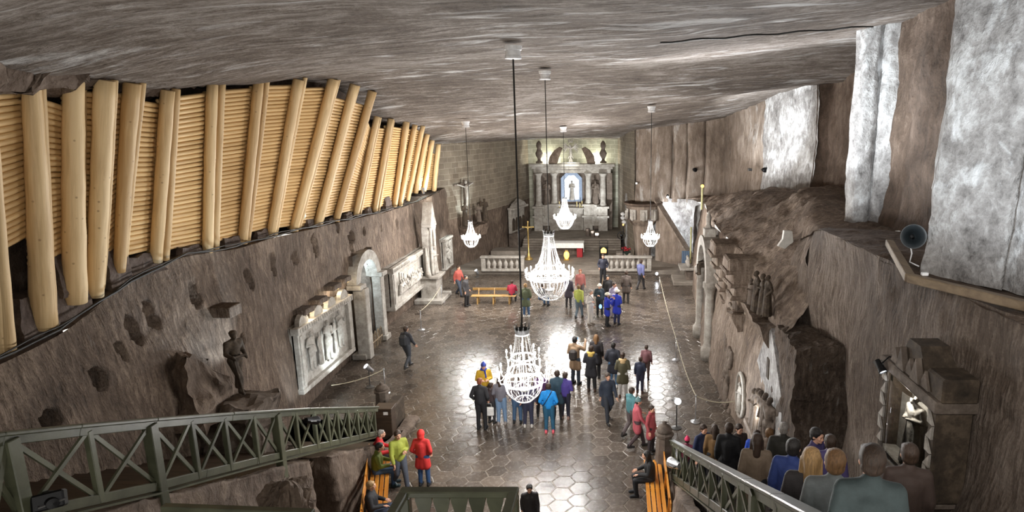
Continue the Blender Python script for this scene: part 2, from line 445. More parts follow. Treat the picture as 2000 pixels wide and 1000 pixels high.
def light(name, kind, loc, energy, color=(1, 1, 1), radius=0.15, target=None, angle=70, blend=0.6):
    d = bpy.data.lights.new(name, kind); d.energy = energy; d.color = color
    if kind in ('POINT', 'SPOT'): d.shadow_soft_size = radius
    if kind == 'SPOT': d.spot_size = R(angle); d.spot_blend = blend
    o = bpy.data.objects.new(name, d); COL.objects.link(o); o.location = loc
    if target is not None: o.rotation_euler = (Vector(target) - Vector(loc)).to_track_quat('-Z', 'Y').to_euler()
    return o
# ============================================================ THE CAVERN
cz = {0: (10.6, 10.8, 11.5, 11.7, 11.8, 12.0, 12.3, 12.6), 10: (10.3, 10.6, 11.3, 11.5, 11.6, 11.9, 12.3, 12.6),
      15: (10.2, 10.5, 11.1, 11.4, 11.6, 12.0, 12.5, 12.6), 22: (10.7, 11.0, 11.25, 11.4, 11.55, 11.9, 12.2, 12.3),
      26: (10.3, 10.6, 10.9, 11.0, 11.1, 11.4, 11.6, 11.7), 29: (9.4, 9.85, 10.2, 10.5, 10.7, 11.0, 11.35, 11.5),
      33: (9.1, 9.6, 9.7, 9.9, 10.35, 10.8, 11.2, 11.2), 38: (8.3, 8.7, 9.1, 9.4, 9.7, 10.1, 10.7, 10.8),
      44: (7.7, 8.2, 8.65, 8.85, 9.2, 9.6, 10.1, 10.2), 49: (7.8, 8.1, 8.45, 8.55, 8.7, 9.2, 9.6, 9.6), 54.5: (7.8, 8.0, 8.15, 8.2, 8.25, 8.6, 9.0, 9.0)}
cxs = (-13.2, -10.5, -7, -3, 1, 5, 9, 14)
ceil_rows = [[(x, y, z) for x, z in zip(cxs, cz[y])] for y in sorted(cz)]
def ceil_z(X, Y):
    ys = sorted(cz); j = max(0, min(len(ys) - 2, sum(1 for y in ys if y <= Y) - 1)); i = max(0, min(len(cxs) - 2, sum(1 for x in cxs if x <= X) - 1))
    a = (X - cxs[i]) / (cxs[i + 1] - cxs[i]); b = (Y - ys[j]) / (ys[j + 1] - ys[j])
    return lerp(lerp(cz[ys[j]][i], cz[ys[j]][i + 1], a), lerp(cz[ys[j + 1]][i], cz[ys[j + 1]][i + 1], a), b)
loft('ceiling', ceil_rows, 0.27, 0.10, 0.22, M_CEIL, chis=0.05, stretch=(0.5, 2.2, 1))
mb = MB(); mb.v = [Vector(p) for p in ((-12, 1, 0), (8, 1, 0), (8, 46, 0), (-12, 46, 0))]; mb.f = [(0, 1, 2, 3)]
link('floor', mb.mesh('floor', M_FLOOR), kind='structure')
# ---- left wall, floor to ledge
LY = (2, 6, 9, 12, 14, 16, 18, 20, 23, 26, 30, 34, 38, 41.2)
LB = (-9.9, -10.0, -10.1, -10.3, -10.5, -10.6, -10.7, -10.9, -11.05, -11.15, -11.2, -11.05, -11.0, -10.9)
LZ = (5.2, 5.3, 5.4, 5.6, 6.1, 6.3, 6.1, 6.05, 5.9, 5.72, 5.5, 5.36, 5.45, 5.6)
LT = (-11.0, -11.0, -11.0, -11.05, -11.15, -11.15, -11.1, -11.1, -11.1, -11.1, -11.15, -11.15, -11.1, -11.1)
def left_x(Y, z):
    j = max(0, min(len(LY) - 2, sum(1 for y in LY if y <= Y) - 1)); b = (Y - LY[j]) / (LY[j + 1] - LY[j])
    t = max(0, min(1, z / lerp(LZ[j], LZ[j + 1], b)))
    return lerp(lerp(LB[j], LB[j + 1], b), lerp(LT[j], LT[j + 1], b), t) + math.sin(math.pi * t) * .15 * (1 if Y < 20 else .3)
def ledge_z(Y):
    j = max(0, min(len(LY) - 2, sum(1 for y in LY if y <= Y) - 1)); return lerp(LZ[j], LZ[j + 1], (Y - LY[j]) / (LY[j + 1] - LY[j]))
def on_left(x, y, off=0.0):
    X = -10.9
    for _ in range(4):
        p = PX(x, y, X); X = left_x(p.y, p.z) + off
    return PX(x, y, X)
NICHE = (on_left(690, 600).y, on_left(724, 600).y)            # the arched opening
NICHE_TOP = 3.95
hole_px = [(385, 577, .22, .5), (300, 617, .24, .55), (263, 645, .2, .6), (241, 686, .16, .4), (192, 742, .25, .42), (90, 824, .25, .3), (484, 548, .18, .5),
           (540, 516, .2, .6), (578, 505, .2, .34), (612, 480, .22, .75), (474, 663, .14, .24), (686, 486, .22, .9), (688, 462, .34, .4), (712, 452, .16, .3), (745, 445, .2, .3), (776, 438, .2, .42), (659, 440, .18, .5)]
PITS = [(on_left(x, y), w, h) for x, y, w, h in hole_px]
def left_holes(c):
    if NICHE[0] < c.y < NICHE[1]:
        r = (NICHE[1] - NICHE[0]) / 2; m = (NICHE[0] + NICHE[1]) / 2
        if c.z < NICHE_TOP - r: return True
        if (c.y - m) ** 2 + (c.z - NICHE_TOP + r) ** 2 < r * r: return True
    return False
def pit_depth(c):
    for p, w, h in PITS:
        dz = c.z - p.z; q = ((c.y - p.y + dz * .2) / (w * .62)) ** 2 + (dz / (h * .62)) ** 4
        if q < 1: return -.55
    return 0.0
def pit_maker(p, w, h):
    def f(mb):
        w2, h2 = w / 2 + .1, h / 2 + .1; x0, x1 = p.x + .02, p.x - .7
        vs = [(x, p.y + a * w2, p.z + b * h2) for x in (x0, x1) for a, b in ((-1, -1), (1, -1), (1, 1), (-1, 1))]
        mb.add(vs, [(4, 5, 6, 7), (0, 1, 5, 4), (1, 2, 6, 5), (2, 3, 7, 6), (3, 0, 4, 7)])
    return f
def lrow(t, bulge=0):
    return [(lerp(b, tp, t) + bulge * (1 if y < 20 else .3), y, z * t) for y, b, tp, z in zip(LY, LB, LT, LZ)]
loft('wall_left', [lrow(-0.02), lrow(.3, .12), lrow(.6, .16), lrow(.85, .06), lrow(1.0)], 0.085, 0.15, 0.33, M_LEFT, holes=left_holes, chis=0.035, dent=pit_depth)
# ledge on which the log posts stand, and the dark rock behind the lagging
loft('trim_1', [[(tp - .02, y, z - .02) for y, tp, z in zip(LY, LT, LZ)], [(tp - .5, y, z + .02) for y, tp, z in zip(LY, LT, LZ)], [(-12.4, y, z + .05) for y, tp, z in zip(LY, LT, LZ)]], 0.25, 0.06, 0.8, M_WEDGE, chis=0.04)
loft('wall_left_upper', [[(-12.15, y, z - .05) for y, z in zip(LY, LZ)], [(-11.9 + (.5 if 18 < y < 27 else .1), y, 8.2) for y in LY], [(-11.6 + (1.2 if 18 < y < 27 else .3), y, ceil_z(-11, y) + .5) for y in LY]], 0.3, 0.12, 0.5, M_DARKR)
# the arched niche behind the opening
y0, y1 = NICHE; nb = MB()
for a, b in (((-10.9, y0 - .1), (-12.6, y0 - .1)), ((-12.6, y0 - .1), (-12.6, y1 + .1)), ((-12.6, y1 + .1), (-10.9, y1 + .1))):
    nb.add([(a[0], a[1], -.02), (b[0], b[1], -.02), (b[0], b[1], 4.3), (a[0], a[1], 4.3)], [(0, 1, 2, 3)])
nb.add([(-10.9, y0 - .1, 4.3), (-12.6, y0 - .1, 4.3), (-12.6, y1 + .1, 4.3), (-10.9, y1 + .1, 4.3)], [(0, 1, 2, 3)])
nb.build('wall_niche', M_STONED, fixn=False, kind='structure')
# ---- sanctuary: platform, steps, masonry walls
M_PAVE = rock('grey_step_stone', (92, 84, 76), (126, 117, 107), (156, 148, 138), (1, 3, 1), (0, 0, 0), 1.6, 0.3, 0.03)
pb = MB().cbox((-3.3, 47.0, .13), (15.6, 13.8, .30), .03)
pb.build('floor_sanctuary', M_PAVE, kind='structure')
pb = MB()
for k in range(5): pb.cbox((-3.6, 50.2 + k * .24, .28 + .07 + k * .14), (7.4, 7.0, .14), .015)
pb.build('floor_altar_steps', M_PAVE, kind='structure')
def polywall(name, pl, z0, z1, mat, step=.3, amp=.05, top=None, **k):
    zs = [z0 + (z1 - z0) * t for t in (0, .5, 1)]
    loft(name, [[(x, y, (z if top is None or t < 2 else top[i])) for i, (x, y) in enumerate(pl)] for t, z in enumerate(zs)], step, amp, .5, mat, linear=True, **k)
SLP = [(-12.6, 39.0), (-11.1, 40.5), (-10.6, 41.6), (-8.95, 46.6), (-7.45, 52.6)]
polywall('wall_sanctuary', SLP, -.05, 3.5, M_LEFT, .2, .1, chis=.04)
polywall('wall_sanctuary_left', SLP, 3.45, 9.0, M_BRICK, .25, .04)
polywall('wall_back', [(-8.2, 52.9), (-3.6, 53.0), (.4, 53.0)], -.05, 8.7, M_BRICKL, .3, .03)
polywall('wall_sanctuary_right', [(-.15, 53.2), (.35, 48.4), (1.05, 44.6)], -.05, 9.5, M_BRICK, .25, .04)
polywall('wall_right_pulpit', [(.45, 47.6), (1.25, 44.75), (3.0, 44.5), (5.0, 43.6), (5.3, 41.2), (4.7, 40)], -.05, 4.45, M_PALE, .2, .1, chis=.05)
# ---- right side, low wall with the carvings
RP = [(4.75, 40.6), (4.35, 37), (3.95, 31.5), (3.6, 26), (3.65, 21.5), (3.85, 18.6), (4.1, 16.6), (4.15, 15.6)]
RT = [(5.3, 40.6, 4.7), (4.95, 37, 5.0), (4.45, 31.5, 5.1), (4.2, 26, 5.2), (4.3, 21.5, 5.2), (4.4, 18.6, 4.9), (4.35, 16.6, 4.5), (4.3, 15.6, 4.4)]
def right_x(Y, z):
    for (a, b), (c, d), t0, t1 in zip(RP, RP[1:], RT, RT[1:]):
        if d <= Y <= b:
            k = (b - Y) / (b - d); xb = lerp(a, c, k); xt = lerp(t0[0], t1[0], k); return lerp(xb, xt, max(0, min(1, z / lerp(t0[2], t1[2], k))))
    return 4.2
def on_right(x, y, off=0.0):
    X = 4.0
    for _ in range(6):
        p = PX(x, y, X); X = right_x(p.y, p.z) + off
    return PX(x, y, X)
loft('wall_right', [[(x, y, -.03) for x, y in RP], [(lerp(p[0], t[0], .4) - .05, p[1], t[2] * .4) for p, t in zip(RP, RT)], [(lerp(p[0], t[0], .8), p[1], t[2] * .8) for p, t in zip(RP, RT)], RT], .16, .12, .5, M_RIGHT, chis=.04)
UB = [(.95, 45.0, 4.3), (1.3, 44.5, 4.35), (4, 44.3, 4.4), (6.9, 43.6, 4.5), (7.5, 38.5, 5.2), (8.2, 34, 5.7), (8.9, 29.5, 6.3), (9.2, 26, 6.5), (9.3, 18, 6.8)]
loft('trim_2', [[(2.0, 44.7, 4.3), (3, 44.45, 4.35), (5.1, 43.4, 4.5)] + [RT[1], RT[2], RT[3], RT[4], RT[5], RT[6], RT[7]],
                [(2.2, 44.8, 4.33), (4, 44.6, 4.45), tuple(PY(1372, 386, 42.5)), tuple(PY(1400, 384, 38.5)), tuple(PY(1440, 380, 33.8)), tuple(PY(1500, 374, 29.6)), (6.0, 23, 6.4), (5.4, 19.2, 6.0), (5.05, 17.2, 5.5), (4.9, 16.0, 5.2)],
                [(2.4, 45, 4.35), (5, 44.8, 4.45), (7.4, 43.5, 4.7), (7.9, 39.5, 5.2), (8.6, 35, 5.6), (9.2, 30.5, 6.2), (7.4, 26.0, 6.95), (6.7, 22, 7.0), (5.9, 18.4, 6.9), (5.35, 16.8, 6.6)], [(2.4, 45.2, 4.3), (5, 45, 4.4), (7.5, 44, 4.65), (8.0, 40, 5.1), (8.8, 35.5, 5.5), (9.6, 31.5, 6.1), (9.6, 27.5, 6.8), (9.6, 22, 6.9), (9, 18, 6.9), (9, 16.5, 6.8)]], .18, .18, .5, M_RIGHT, chis=.06, fold=.1)
slab_edges = [0, 1.6, 3.2, 4.6, 6.2]
def upper(name, pts, mat, amp=.1, **k):
    loft(name, [[(x, y, z - .15) for x, y, z in pts], [(x + .12, y, lerp(z, ceil_z(x, y), .5)) for x, y, z in pts], [(x + .05, y, ceil_z(x, y) + .35) for x, y, z in pts]], .2, amp, .5, mat, linear=True, chis=.05, **k)
upper('wall_right_upper', [(.95, 45.0, 4.3), (1.2, 44.5, 4.3), (2.3, 44.5, 4.35), (2.36, 44.2, 4.35), (3.5, 44.35, 4.35), (3.56, 44.6, 4.35), (3.66, 44.0, 4.35), (4.5, 44.1, 4.35), (4.54, 44.35, 4.35), (4.6, 43.75, 4.4), (5.7, 43.9, 4.4), (5.75, 44.1, 4.4), (5.82, 43.6, 4.4), (6.95, 43.5, 4.5)], M_SLAB)
upper('wall_right_middle', [(6.9, 43.6, 4.5), (7.05, 41.2, 4.8), (7.5, 38.6, 5.2), (7.95, 36.0, 5.5)], M_SLAB)
upper('wall_right_pale', [(7.9, 35.9, 5.5), (8.0, 34.6, 5.6), (8.4, 32.4, 5.9), (8.85, 29.4, 6.3)], M_PALE)
upper('wall_right_recess', [(8.8, 29.5, 6.3), (9.3, 29.2, 6.3), (9.4, 27.6, 6.4), (9.15, 27, 6.4), (9.35, 24, 6.6), (9.3, 18, 6.8)], M_DARKR, .2)
def pillar(name, plan, z0, z1, mat, amp=.07, lean=(0, 0)):
    rows = []
    for t in (0, .34, .67, 1): rows.append([(x + lean[0] * t, y + lean[1] * t, lerp(z0, z1, t)) for x, y in plan])
    loft(name, rows, .16, amp, .8, mat, linear=True, chis=.03)
pillar('wall_pillar', [(7.9, 20.5), (6.5, 18.3), (6.62, 17.9), (7.0, 17.85), (7.04, 18.05), (7.1, 17.75), (7.62, 17.5), (7.7, 18.4)], 6.45, 12.6, M_PALE)
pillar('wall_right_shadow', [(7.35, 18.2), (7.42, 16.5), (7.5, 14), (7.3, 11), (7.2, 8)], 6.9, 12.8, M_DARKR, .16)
pillar('wall_pillar_near', [(6.8, 12.2), (5.35, 10.95), (5.12, 10.5), (5.5, 9.75), (5.78, 9.3), (5.82, 9.42), (5.86, 9.1), (6.6, 7.6), (7.4, 6.2)], 7.2, 12.6, M_PALE, .06, (.28, .2))
# ledge above the near wall and the picked near wall
NY = (21.6, 19.5, 17.5, 16, 14.5, 13, 11.5, 10, 8.5, 7, 5, 3)
NT_ = [(5.9, 5.7), (5.6, 6.1), (5.25, 6.6), (5.12, 7.0), (5.05, 7.1), (5.0, 7.15), (4.95, 7.2), (4.95, 7.2), (5.0, 7.25), (5.05, 7.3), (5.1, 7.3), (5.1, 7.3)]
NM = [(5.5, 4.9), (5.0, 5.0), (4.85, 5.1), (4.92, 5.3), (5.25, 5.5), (5.05, 5.6), (4.9, 5.6), (4.88, 5.6), (4.95, 5.6), (5.0, 5.6), (5.0, 5.6), (5, 5.6)]
NL = [(4.6, 4.2), (4.7, 4.0), (4.75, 3.6), (4.95, 3.2), (5.55, 3.0), (5.05, 3.4), (4.95, 3.8), (4.95, 4.0), (4.9, 4.0), (4.85, 4.0), (4.8, 4.0), (4.8, 4)]
loft('wall_right_near', [[(x - .1, y, -.05) for (x, z), y in zip(NL, NY)], [(x, y, z) for (x, z), y in zip(NL, NY)], [(x, y, z) for (x, z), y in zip(NM, NY)], [(x, y, z) for (x, z), y in zip(NT_, NY)]], .11, .13, .45, M_NEAR, chis=.035)
loft('trim_3', [[(x - .03, y, z - .02) for (x, z), y in zip(NT_, NY)], [(x + .6, y, z + .0) for (x, z), y in zip(NT_, NY)], [(9.3, y, z - .05) for (x, z), y in zip(NT_, NY)]], .2, .08, .7, M_DARKR, chis=.04)
# rock block left standing beside the stair
bk = [PX(1530, 642, 4.18), None]
def roughbox(name, corners, step, amp, mat, **k):
    """closed rough block from 8 corners (bottom 4 ccw, top 4)"""
    mb = MB(); c = [Vector(p) for p in corners]
    for q in ((3, 2, 1, 0), (4, 5, 6, 7), (0, 1, 5, 4), (1, 2, 6, 5), (2, 3, 7, 6), (3, 0, 4, 7)):
        a, b, d, e = (c[i] for i in q); nu = max(2, int((b - a).length / step)); nv = max(2, int((e - a).length / step)); o = len(mb.v)
        for j in range(nv + 1):
            for i in range(nu + 1): mb.v.append(lerp(lerp(a, b, i / nu), lerp(e, d, i / nu), j / nv))
        for j in range(nv):
            for i in range(nu): mb.f.append((o + j * (nu + 1) + i, o + j * (nu + 1) + i + 1, o + (j + 1) * (nu + 1) + i + 1, o + (j + 1) * (nu + 1) + i))
    cen = sum(c, Vector()) / 8
    for i, p in enumerate(mb.v):
        d = (p - cen); mb.v[i] = p + Vector((fbm(p + Vector((1, 2, 3)), .9 / max(step * 4, .4), 4), fbm(p + Vector((7, 2, 8)), .9 / max(step * 4, .4), 4), fbm(p + Vector((4, 9, 3)), .9 / max(step * 4, .4), 4))) * amp
    return mb
cs = [(4.15, 14.2, 0), (5.55, 14.2, 0), (5.5, 16.4, 0), (4.15, 16.4, 0), (4.2, 14.25, 4.42), (5.55, 14.3, 4.5), (5.4, 16.4, 4.5), (4.2, 16.3, 4.42)]
roughbox('b', cs, .12, .1, M_NEAR).build('wall_right_block', M_NEAR, smooth=False, kind='structure')
# ---- stairs
RX = -6.9
rb1, rb0 = PX(735, 862, RX), PX(300, 958, RX)
SL = (rb0.z - rb1.z) / (rb1.y - rb0.y)
def zl(Y): return max(0.0, rb1.z - .22 + SL * (rb1.y - Y))
RRX = 1.42
rr1, rr0 = PX(1306, 862, RRX), PX(1558, 998, RRX)
SR = (rr0.z - rr1.z) / (rr1.y - rr0.y)
RFOOT = rr1.y
def zr(Y): return max(0.0, SR * (RFOOT - 1.05 - Y))
print('stair', rb1, rb0, SL, rr1, rr0, SR)
def treads(name, x0, x1, zf, ya, yb, n, mat):
    mb = MB()
    for k in range(n):
        y = lerp(ya, yb, (k + .5) / n); d = abs(yb - ya) / n
        mb.cbox(((x0 + x1) / 2, y, zf(y) - .06), (x1 - x0, d + .05, .12), .012)
        mb.box(((x0 + x1) / 2, y - d * .5 if False else y + d * .48, zf(y) - .16), (x1 - x0, .03, .2))
    return mb.build(name, mat, kind='structure')
treads('floor_left_stair', -10.9, RX - .26, zl, 19.6, 4.0, 48, M_TREAD)
treads('floor_right_stair', 1.72, 5.1, zr, 15.85, 2.6, 42, M_TREAD)
def side(name, x, zf, ys, mat, jog, flip=False):
    base = [(x + jog(y), y, -.03) for y in ys]; top = [(x + jog(y) * .6, y, max(.05, zf(y) + .12)) for y in ys]
    loft(name, [base, [(a[0] - .0, a[1], lerp(a[2], b[2], .5)) for a, b in zip(base, top)], top, [(a[0] + (-.24 if x < 0 else .24), a[1], a[2]) for a in top]], .14, .1, .7, mat, linear=True, chis=.04)
jogL = lambda y: (-.9 if 13.0 < y < 13.65 else (.2 if y >= 13.65 else .1))
side('wall_stair_left', RX, zl, (3, 6, 8, 10, 12.9, 13.02, 13.6, 13.7, 15, 16.5, 17.6, 19.7), M_STAIRR, jogL)
jogR = lambda y: -.05 - (.25 if y < 14 else 0)
side('wall_stair_right', 1.42, zr, (3, 6, 8, 10, 12, 14, 15.5, 16.6), M_STAIRR, jogR)
# the stone parapet that ends the flight on the far side of the rail
# ============================================================ LOG LINING ABOVE THE LEFT LEDGE
def log_mesh(name, r0, r1, L, mat, n=12, wob=0.02, seed=0):
    mb = MB(); m = max(3, int(L / .35)); pts = []
    for i in range(m + 1):
        t = i / m; pts.append((wob * math.sin(3.1 * t + seed), wob * math.cos(2.3 * t + seed * 2), L * t))
    rr = [lerp(r0, r1, i / m) * (1 + .035 * math.sin(i * 2.1 + seed)) for i in range(m + 1)]
    rr2 = [rr[0] * .86] + rr + [rr[-1] * .86]
    pts2 = [(pts[0][0], pts[0][1], -.012)] + pts + [(pts[-1][0], pts[-1][1], L + .012)]
    mb.tube(pts2, rr2, n)
    return mb
def aim(o, a, b):
    o.location = a; o.rotation_mode = 'QUATERNION'; o.rotation_quaternion = (Vector(b) - Vector(a)).to_track_quat('Z', 'X'); o.rotation_mode = 'XYZ'
# (top px, bottom px, width px top, bottom) for the thicker and the thinner log of each pair
POSTS = [[((-26, 108), (20, 700), 13, 18), ((-38, 108), (6, 706), 11, 14)],
 [((57, 110), (88, 640), 22, 34), ((75, 110), (99, 634), 15, 13)],
 [((144, 150), (147, 590), 27, 32), ((158, 148), (162, 563), 13, 9)],
 [((204, 157), (186, 578), 29, 24), ((223, 157), (199, 562), 11, 9)],
 [((259, 163), (233, 530), 26, 17), ((277, 162), (243, 505), 11, 11)],
 [((327, 177), (305, 511), 21, 19), ((343, 174), (322, 507), 14, 14)],
 [((416, 165), (405, 492), 18, 17), ((432, 163), (421, 488), 13, 13)],
 [((505, 158), (474, 475), 17, 16), ((521, 150), (484, 474), 11, 9)],
 [((584, 156), (528, 460), 18, 15), ((596, 152), (537, 461), 8, 9)],
 [((651, 154), (573, 453), 19, 16), ((661, 154), (582, 451), 8, 9)],
 [((693, 166), (618, 444), 17, 14), ((700, 168), (626, 440), 7, 7)],
 [((727, 178), (656, 432), 16, 13)],
 [((737, 228), (694, 420), 11, 11), ((743, 230), (702, 418), 6, 7)],
 [((763, 232), (732, 413), 12, 10), ((768, 233), (739, 412), 6, 7)],
 [((794, 238), (770, 404), 13, 10)], [((810, 244), (782, 402), 10, 9)], [((826, 246), (796, 392), 9, 8)], [((834, 262), (812, 377), 10, 9)], [((844, 274), (828, 373), 10, 9)], [((856, 282), (848, 373), 10, 9)]]
ORD = ['first', 'second', 'third', 'fourth', 'fifth', 'sixth', 'seventh', 'eighth', 'ninth', 'tenth', 'eleventh', 'twelfth', 'thirteenth', 'fourteenth', 'fifteenth', 'sixteenth', 'seventeenth', 'eighteenth', 'nineteenth', 'twentieth']
ROWP = []
for i, pr_ in enumerate(POSTS):
    ends = []
    for k, (tp, bt, w0, w1) in enumerate(pr_):
        B = PX(bt[0], bt[1], -11.28 - .05 * k)
        Tp = PY(tp[0], tp[1], B.y)
        Tp.x = max(-11.6, min(-9.2, Tp.x))
        d = (B - Vector((0, 0, H))).length; dt = (Tp - Vector((0, 0, H))).length
        rb_, rt_ = w1 * d / F * .47, w0 * dt / F * .47
        rb_ = min(rb_, .24); rt_ = min(rt_, .24)
        L = (Tp - B).length
        o = log_mesh('log_post', rb_, rt_, L, M_LOG, 14, .012, i * 3 + k).build('log_post', M_LOG, smooth=True)
        aim(o, B, Tp)
        which = 'thick' if k == 0 else 'thinner second'
        tag(o, '%s log post of the %s pair of log uprights from the railing end' % ({'thick':'thicker peeled'}.get(which,'thinner peeled'), ORD[i]) if len(pr_) > 1 else 'single peeled log post, %s upright along the ledge from the railing end' % ORD[i], 'log post', 'upright log posts on the ledge')
        ends.append((B, Tp))
    B, Tp = ends[0]
    ROWP.append((B + Vector((-.2, 0, 0)), Tp + Vector((-.2, 0, 0)), B.y))
# lagging logs between the uprights: bay k runs from upright k to k+1, (start, end) share of the upright's height
BAY_LOW = [.36, .24, .16, .1, .07, .05, .04, .05, .04, .02, .05, .05, .03, .03, .02, .02, .02, .02, .02]
BAY_TOP = [.88, .88, .95, .95, .93, .955, .96, .97, .95, .9, .9, .88, .9, .93, .95, .95, .95, .93, .8]
LAGP = MB(); LAGP.tube([(0, 0, -.006), (0, 0, 0), (0, 0, .5), (0, 0, 1), (0, 0, 1.006)], [.75, 1, 1.03, .97, .75], 10)
LAGM = [LAGP.mesh('lagging_log', M_LAG, True)]
rest = MB(); count = 0; lagc = {}
LAGMB = MB()
ROWP.insert(0, (ROWP[0][0] + Vector((0, -2.4, 0)), ROWP[0][1] + Vector((0, -2.4, 0)), 0))
BAY_LOW.insert(0, .33); BAY_TOP.insert(0, .9)
rl = random.Random(3)
for b in range(len(ROWP) - 1):
    (B0, T0, _), (B1, T1, _) = ROWP[b], ROWP[b + 1]
    if b == 0: continue
    Ht = ((T0 - B0).length + (T1 - B1).length) / 2
    r = .058
    n = int(Ht * (BAY_TOP[b] - BAY_LOW[b]) / (2 * r * .97))
    for k in range(n):
        t = BAY_LOW[b] + (BAY_TOP[b] - BAY_LOW[b]) * (k + .5) / n
        a, c = lerp(B0, T0, t), lerp(B1, T1, t)
        d = (c - a).normalized(); a = a - d * .02; c = c + d * .02
        a.x += rl.uniform(-.012, .012); c.x += rl.uniform(-.012, .012); rr = r * rl.uniform(.92, 1.06)
        if count < 299 and b <= 9:
            o = link('lagging_log', LAGM[0]); o.scale = (rr, rr, (c - a).length); aim(o, a, c)
            tag(o, 'slim horizontal log closing the %s gap between log uprights from the railing end' % ORD[b - 1], 'log', 'lagging logs in the %s gap' % ORD[b - 1])
            count += 1
        else:
            rest.tube([a, (a + c) / 2, c], [rr, rr * 1.03, rr * .97], 7)
me = rest.mesh('lagging_logs', wood('peeled_pine_far', (190, 154, 102), (224, 190, 136), (1, .08, 1)), True); fix_normals(me)
link('lagging_log_lining', me, None, 'slim peeled horizontal logs closing the far narrow gaps between the log uprights', 'log lining', kind='stuff')
# wedge stones
WEDGE = [(62, 622, 52, 86), (132, 592, 50, 60), (112, 530, 26, 70), (219, 520, 34, 74), (272, 512, 52, 34), (366, 490, 62, 26), (450, 472, 40, 26), (510, 460, 36, 28), (600, 437, 24, 26), (642, 434, 16, 22), (676, 425, 26, 24), (716, 413, 22, 20), (753, 396, 26, 26), (786, 396, 8, 14)]
for i, (x, y, w_, h_) in enumerate(WEDGE):
    p = PX(x, y, -11.42); s = (p - Vector((0, 0, H))).length / F
    W, Hh = w_ * s * 1.25, h_ * s * .95
    W = min(W, 1.0)
    a = [(-.3, -W / 2, 0), (.22, -W / 2, 0), (.26, W / 2, 0), (-.3, W / 2, 0), (-.3, -W * .42, Hh), (.16, -W * .45, Hh * .97), (.12, W * .4, Hh * .9), (-.3, W * .42, Hh * .96)]
    mb = roughbox('w', a, .09, .07, M_WEDGE); base = Vector((p.x, p.y, p.z - Hh / 2 - .03))
    o = mb.build('wedge_stone', M_WEDGE, smooth=False); o.location = base; o.rotation_euler = (0, 0, rl.uniform(-.12, .12))
    tag(o, 'rough brown salt block wedged on the ledge, %s block from the railing end' % ORD[i] if i not in (2, 3) else 'tall rough salt block standing behind the %s log upright' % ('second' if i == 2 else 'third'), 'stone block', 'salt blocks on the ledge')
# cable along the ledge
cp_ = [(y, tp + .06, z + .05) for y, tp, z in zip(LY, LT, LZ)]
for q, (dz, dy) in enumerate(((0.03, 0), (.07, .1))):
    pts = [Vector((tp + .02 * math.sin(y * 3 + q), y, ledge_z(y) + .05 + dz + .03 * math.sin(y * 2.1 + q * 2))) for y, tp in [(6 + .5 * k, -11.02 - .02 * (k % 3)) for k in range(66)]]
    o = MB().tube(pts, .018 if q else .026, 6).build('cable', M_CABLE, smooth=True)
    tag(o, ['thick black cable running along the lip of the log ledge', 'thin black cable laid over the thick one on the log ledge'][q], 'cable')
# round pale lamp on the ledge between uprights
p = PX(593, 420, -11.12)
mb = MB().ell((0, 0, .14), (.06, .14, .14)); o = mb.build('round_lamp', plain('cream_lamp_glass', (206, 204, 176), .4), smooth=True)
o.location = (p.x, p.y, p.z - .14); tag(o, 'round cream lamp head standing on the ledge by the tenth log upright', 'lamp')
# ============================================================ PEOPLE AND FIGURES
def voxel(mb, vx, smooth=2, name='m'):
    """fuse overlapping closed shapes into one continuous skin"""
    me = mb.mesh('tmp'); fix_normals(me); o = bpy.data.objects.new('tmp', me); COL.objects.link(o)
    m = o.modifiers.new('r', 'REMESH'); m.mode = 'VOXEL'; m.voxel_size = vx; m.use_smooth_shade = True
    if smooth:
        s = o.modifiers.new('s', 'SMOOTH'); s.iterations = smooth; s.factor = .5
    dg = bpy.context.evaluated_depsgraph_get(); dg.update()
    out = bpy.data.meshes.new_from_object(o.evaluated_get(dg), depsgraph=dg); out.name = name
    bpy.data.objects.remove(o); bpy.data.meshes.remove(me)
    out.polygons.foreach_set('use_smooth', [True] * len(out.polygons))
    return out
V = Vector
def skeleton(pose):
    J = {}
    sit = pose.get('sit'); ph = pose.get('ph', .50 if sit else .93); lean = pose.get('lean', 0.0)
    J['pel'] = V((0, 0, ph))
    up = lambda h, y=0: V((0, y - math.sin(lean) * h, ph + math.cos(lean) * h))
    J['waist'] = up(.15, .01); J['chest'] = up(.34, .01); J['neck'] = up(.5, .02); J['nk2'] = up(.58, .0)
    hd = pose.get('head', 0.0); J['head'] = up(.665, -.02 - hd)
    for s, k in ((-1, 'R'), (1, 'L')):
        J['sh' + k] = up(.455, .015) + V((s * .175, 0, 0))
        e, w = pose['arm' + k]
        J['el' + k] = J['sh' + k] + V((s * e[0], e[1], e[2])); J['wr' + k] = J['el' + k] + V((s * w[0], w[1], w[2]))
        J['hip' + k] = J['pel'] + V((s * .088, 0, -.02))
        if sit:
            J['kn' + k] = V((s * .13, -.43, ph + .0)); J['an' + k] = V((s * pose.get('foot', .12), -.40, .085))
        else:
            kn, an = pose['leg' + k]; J['kn' + k] = V((s * kn[0], kn[1], .49)); J['an' + k] = V((s * an[0], an[1], .085 + (an[2] if len(an) > 2 else 0)))
    return J
DOWN = ((.055, .03, -.275), (.01, -.09, -.235)); FRONT = ((.07, .02, -.265), (-.13, -.19, .03)); PHONE = ((.06, -.16, -.2), (-.10, -.14, .19)); POCKET = ((.10, .06, -.26), (-.06, -.14, -.16)); BACKW = ((.05, .10, -.26), (.0, -.02, -.24)); FORW = ((.05, -.08, -.27), (0, -.15, -.2)); LAP = ((.07, -.06, -.25), (-.1, -.24, -.03)); LIFT = ((.12, -.15, -.12), (-.04, -.12, .2))
ST = ((.09, -.01), (.10, .02)); ST2 = ((.11, -.03), (.13, .0)); WF = ((.085, -.16), (.085, -.24)); WB = ((.085, -.02), (.085, .27, .05))
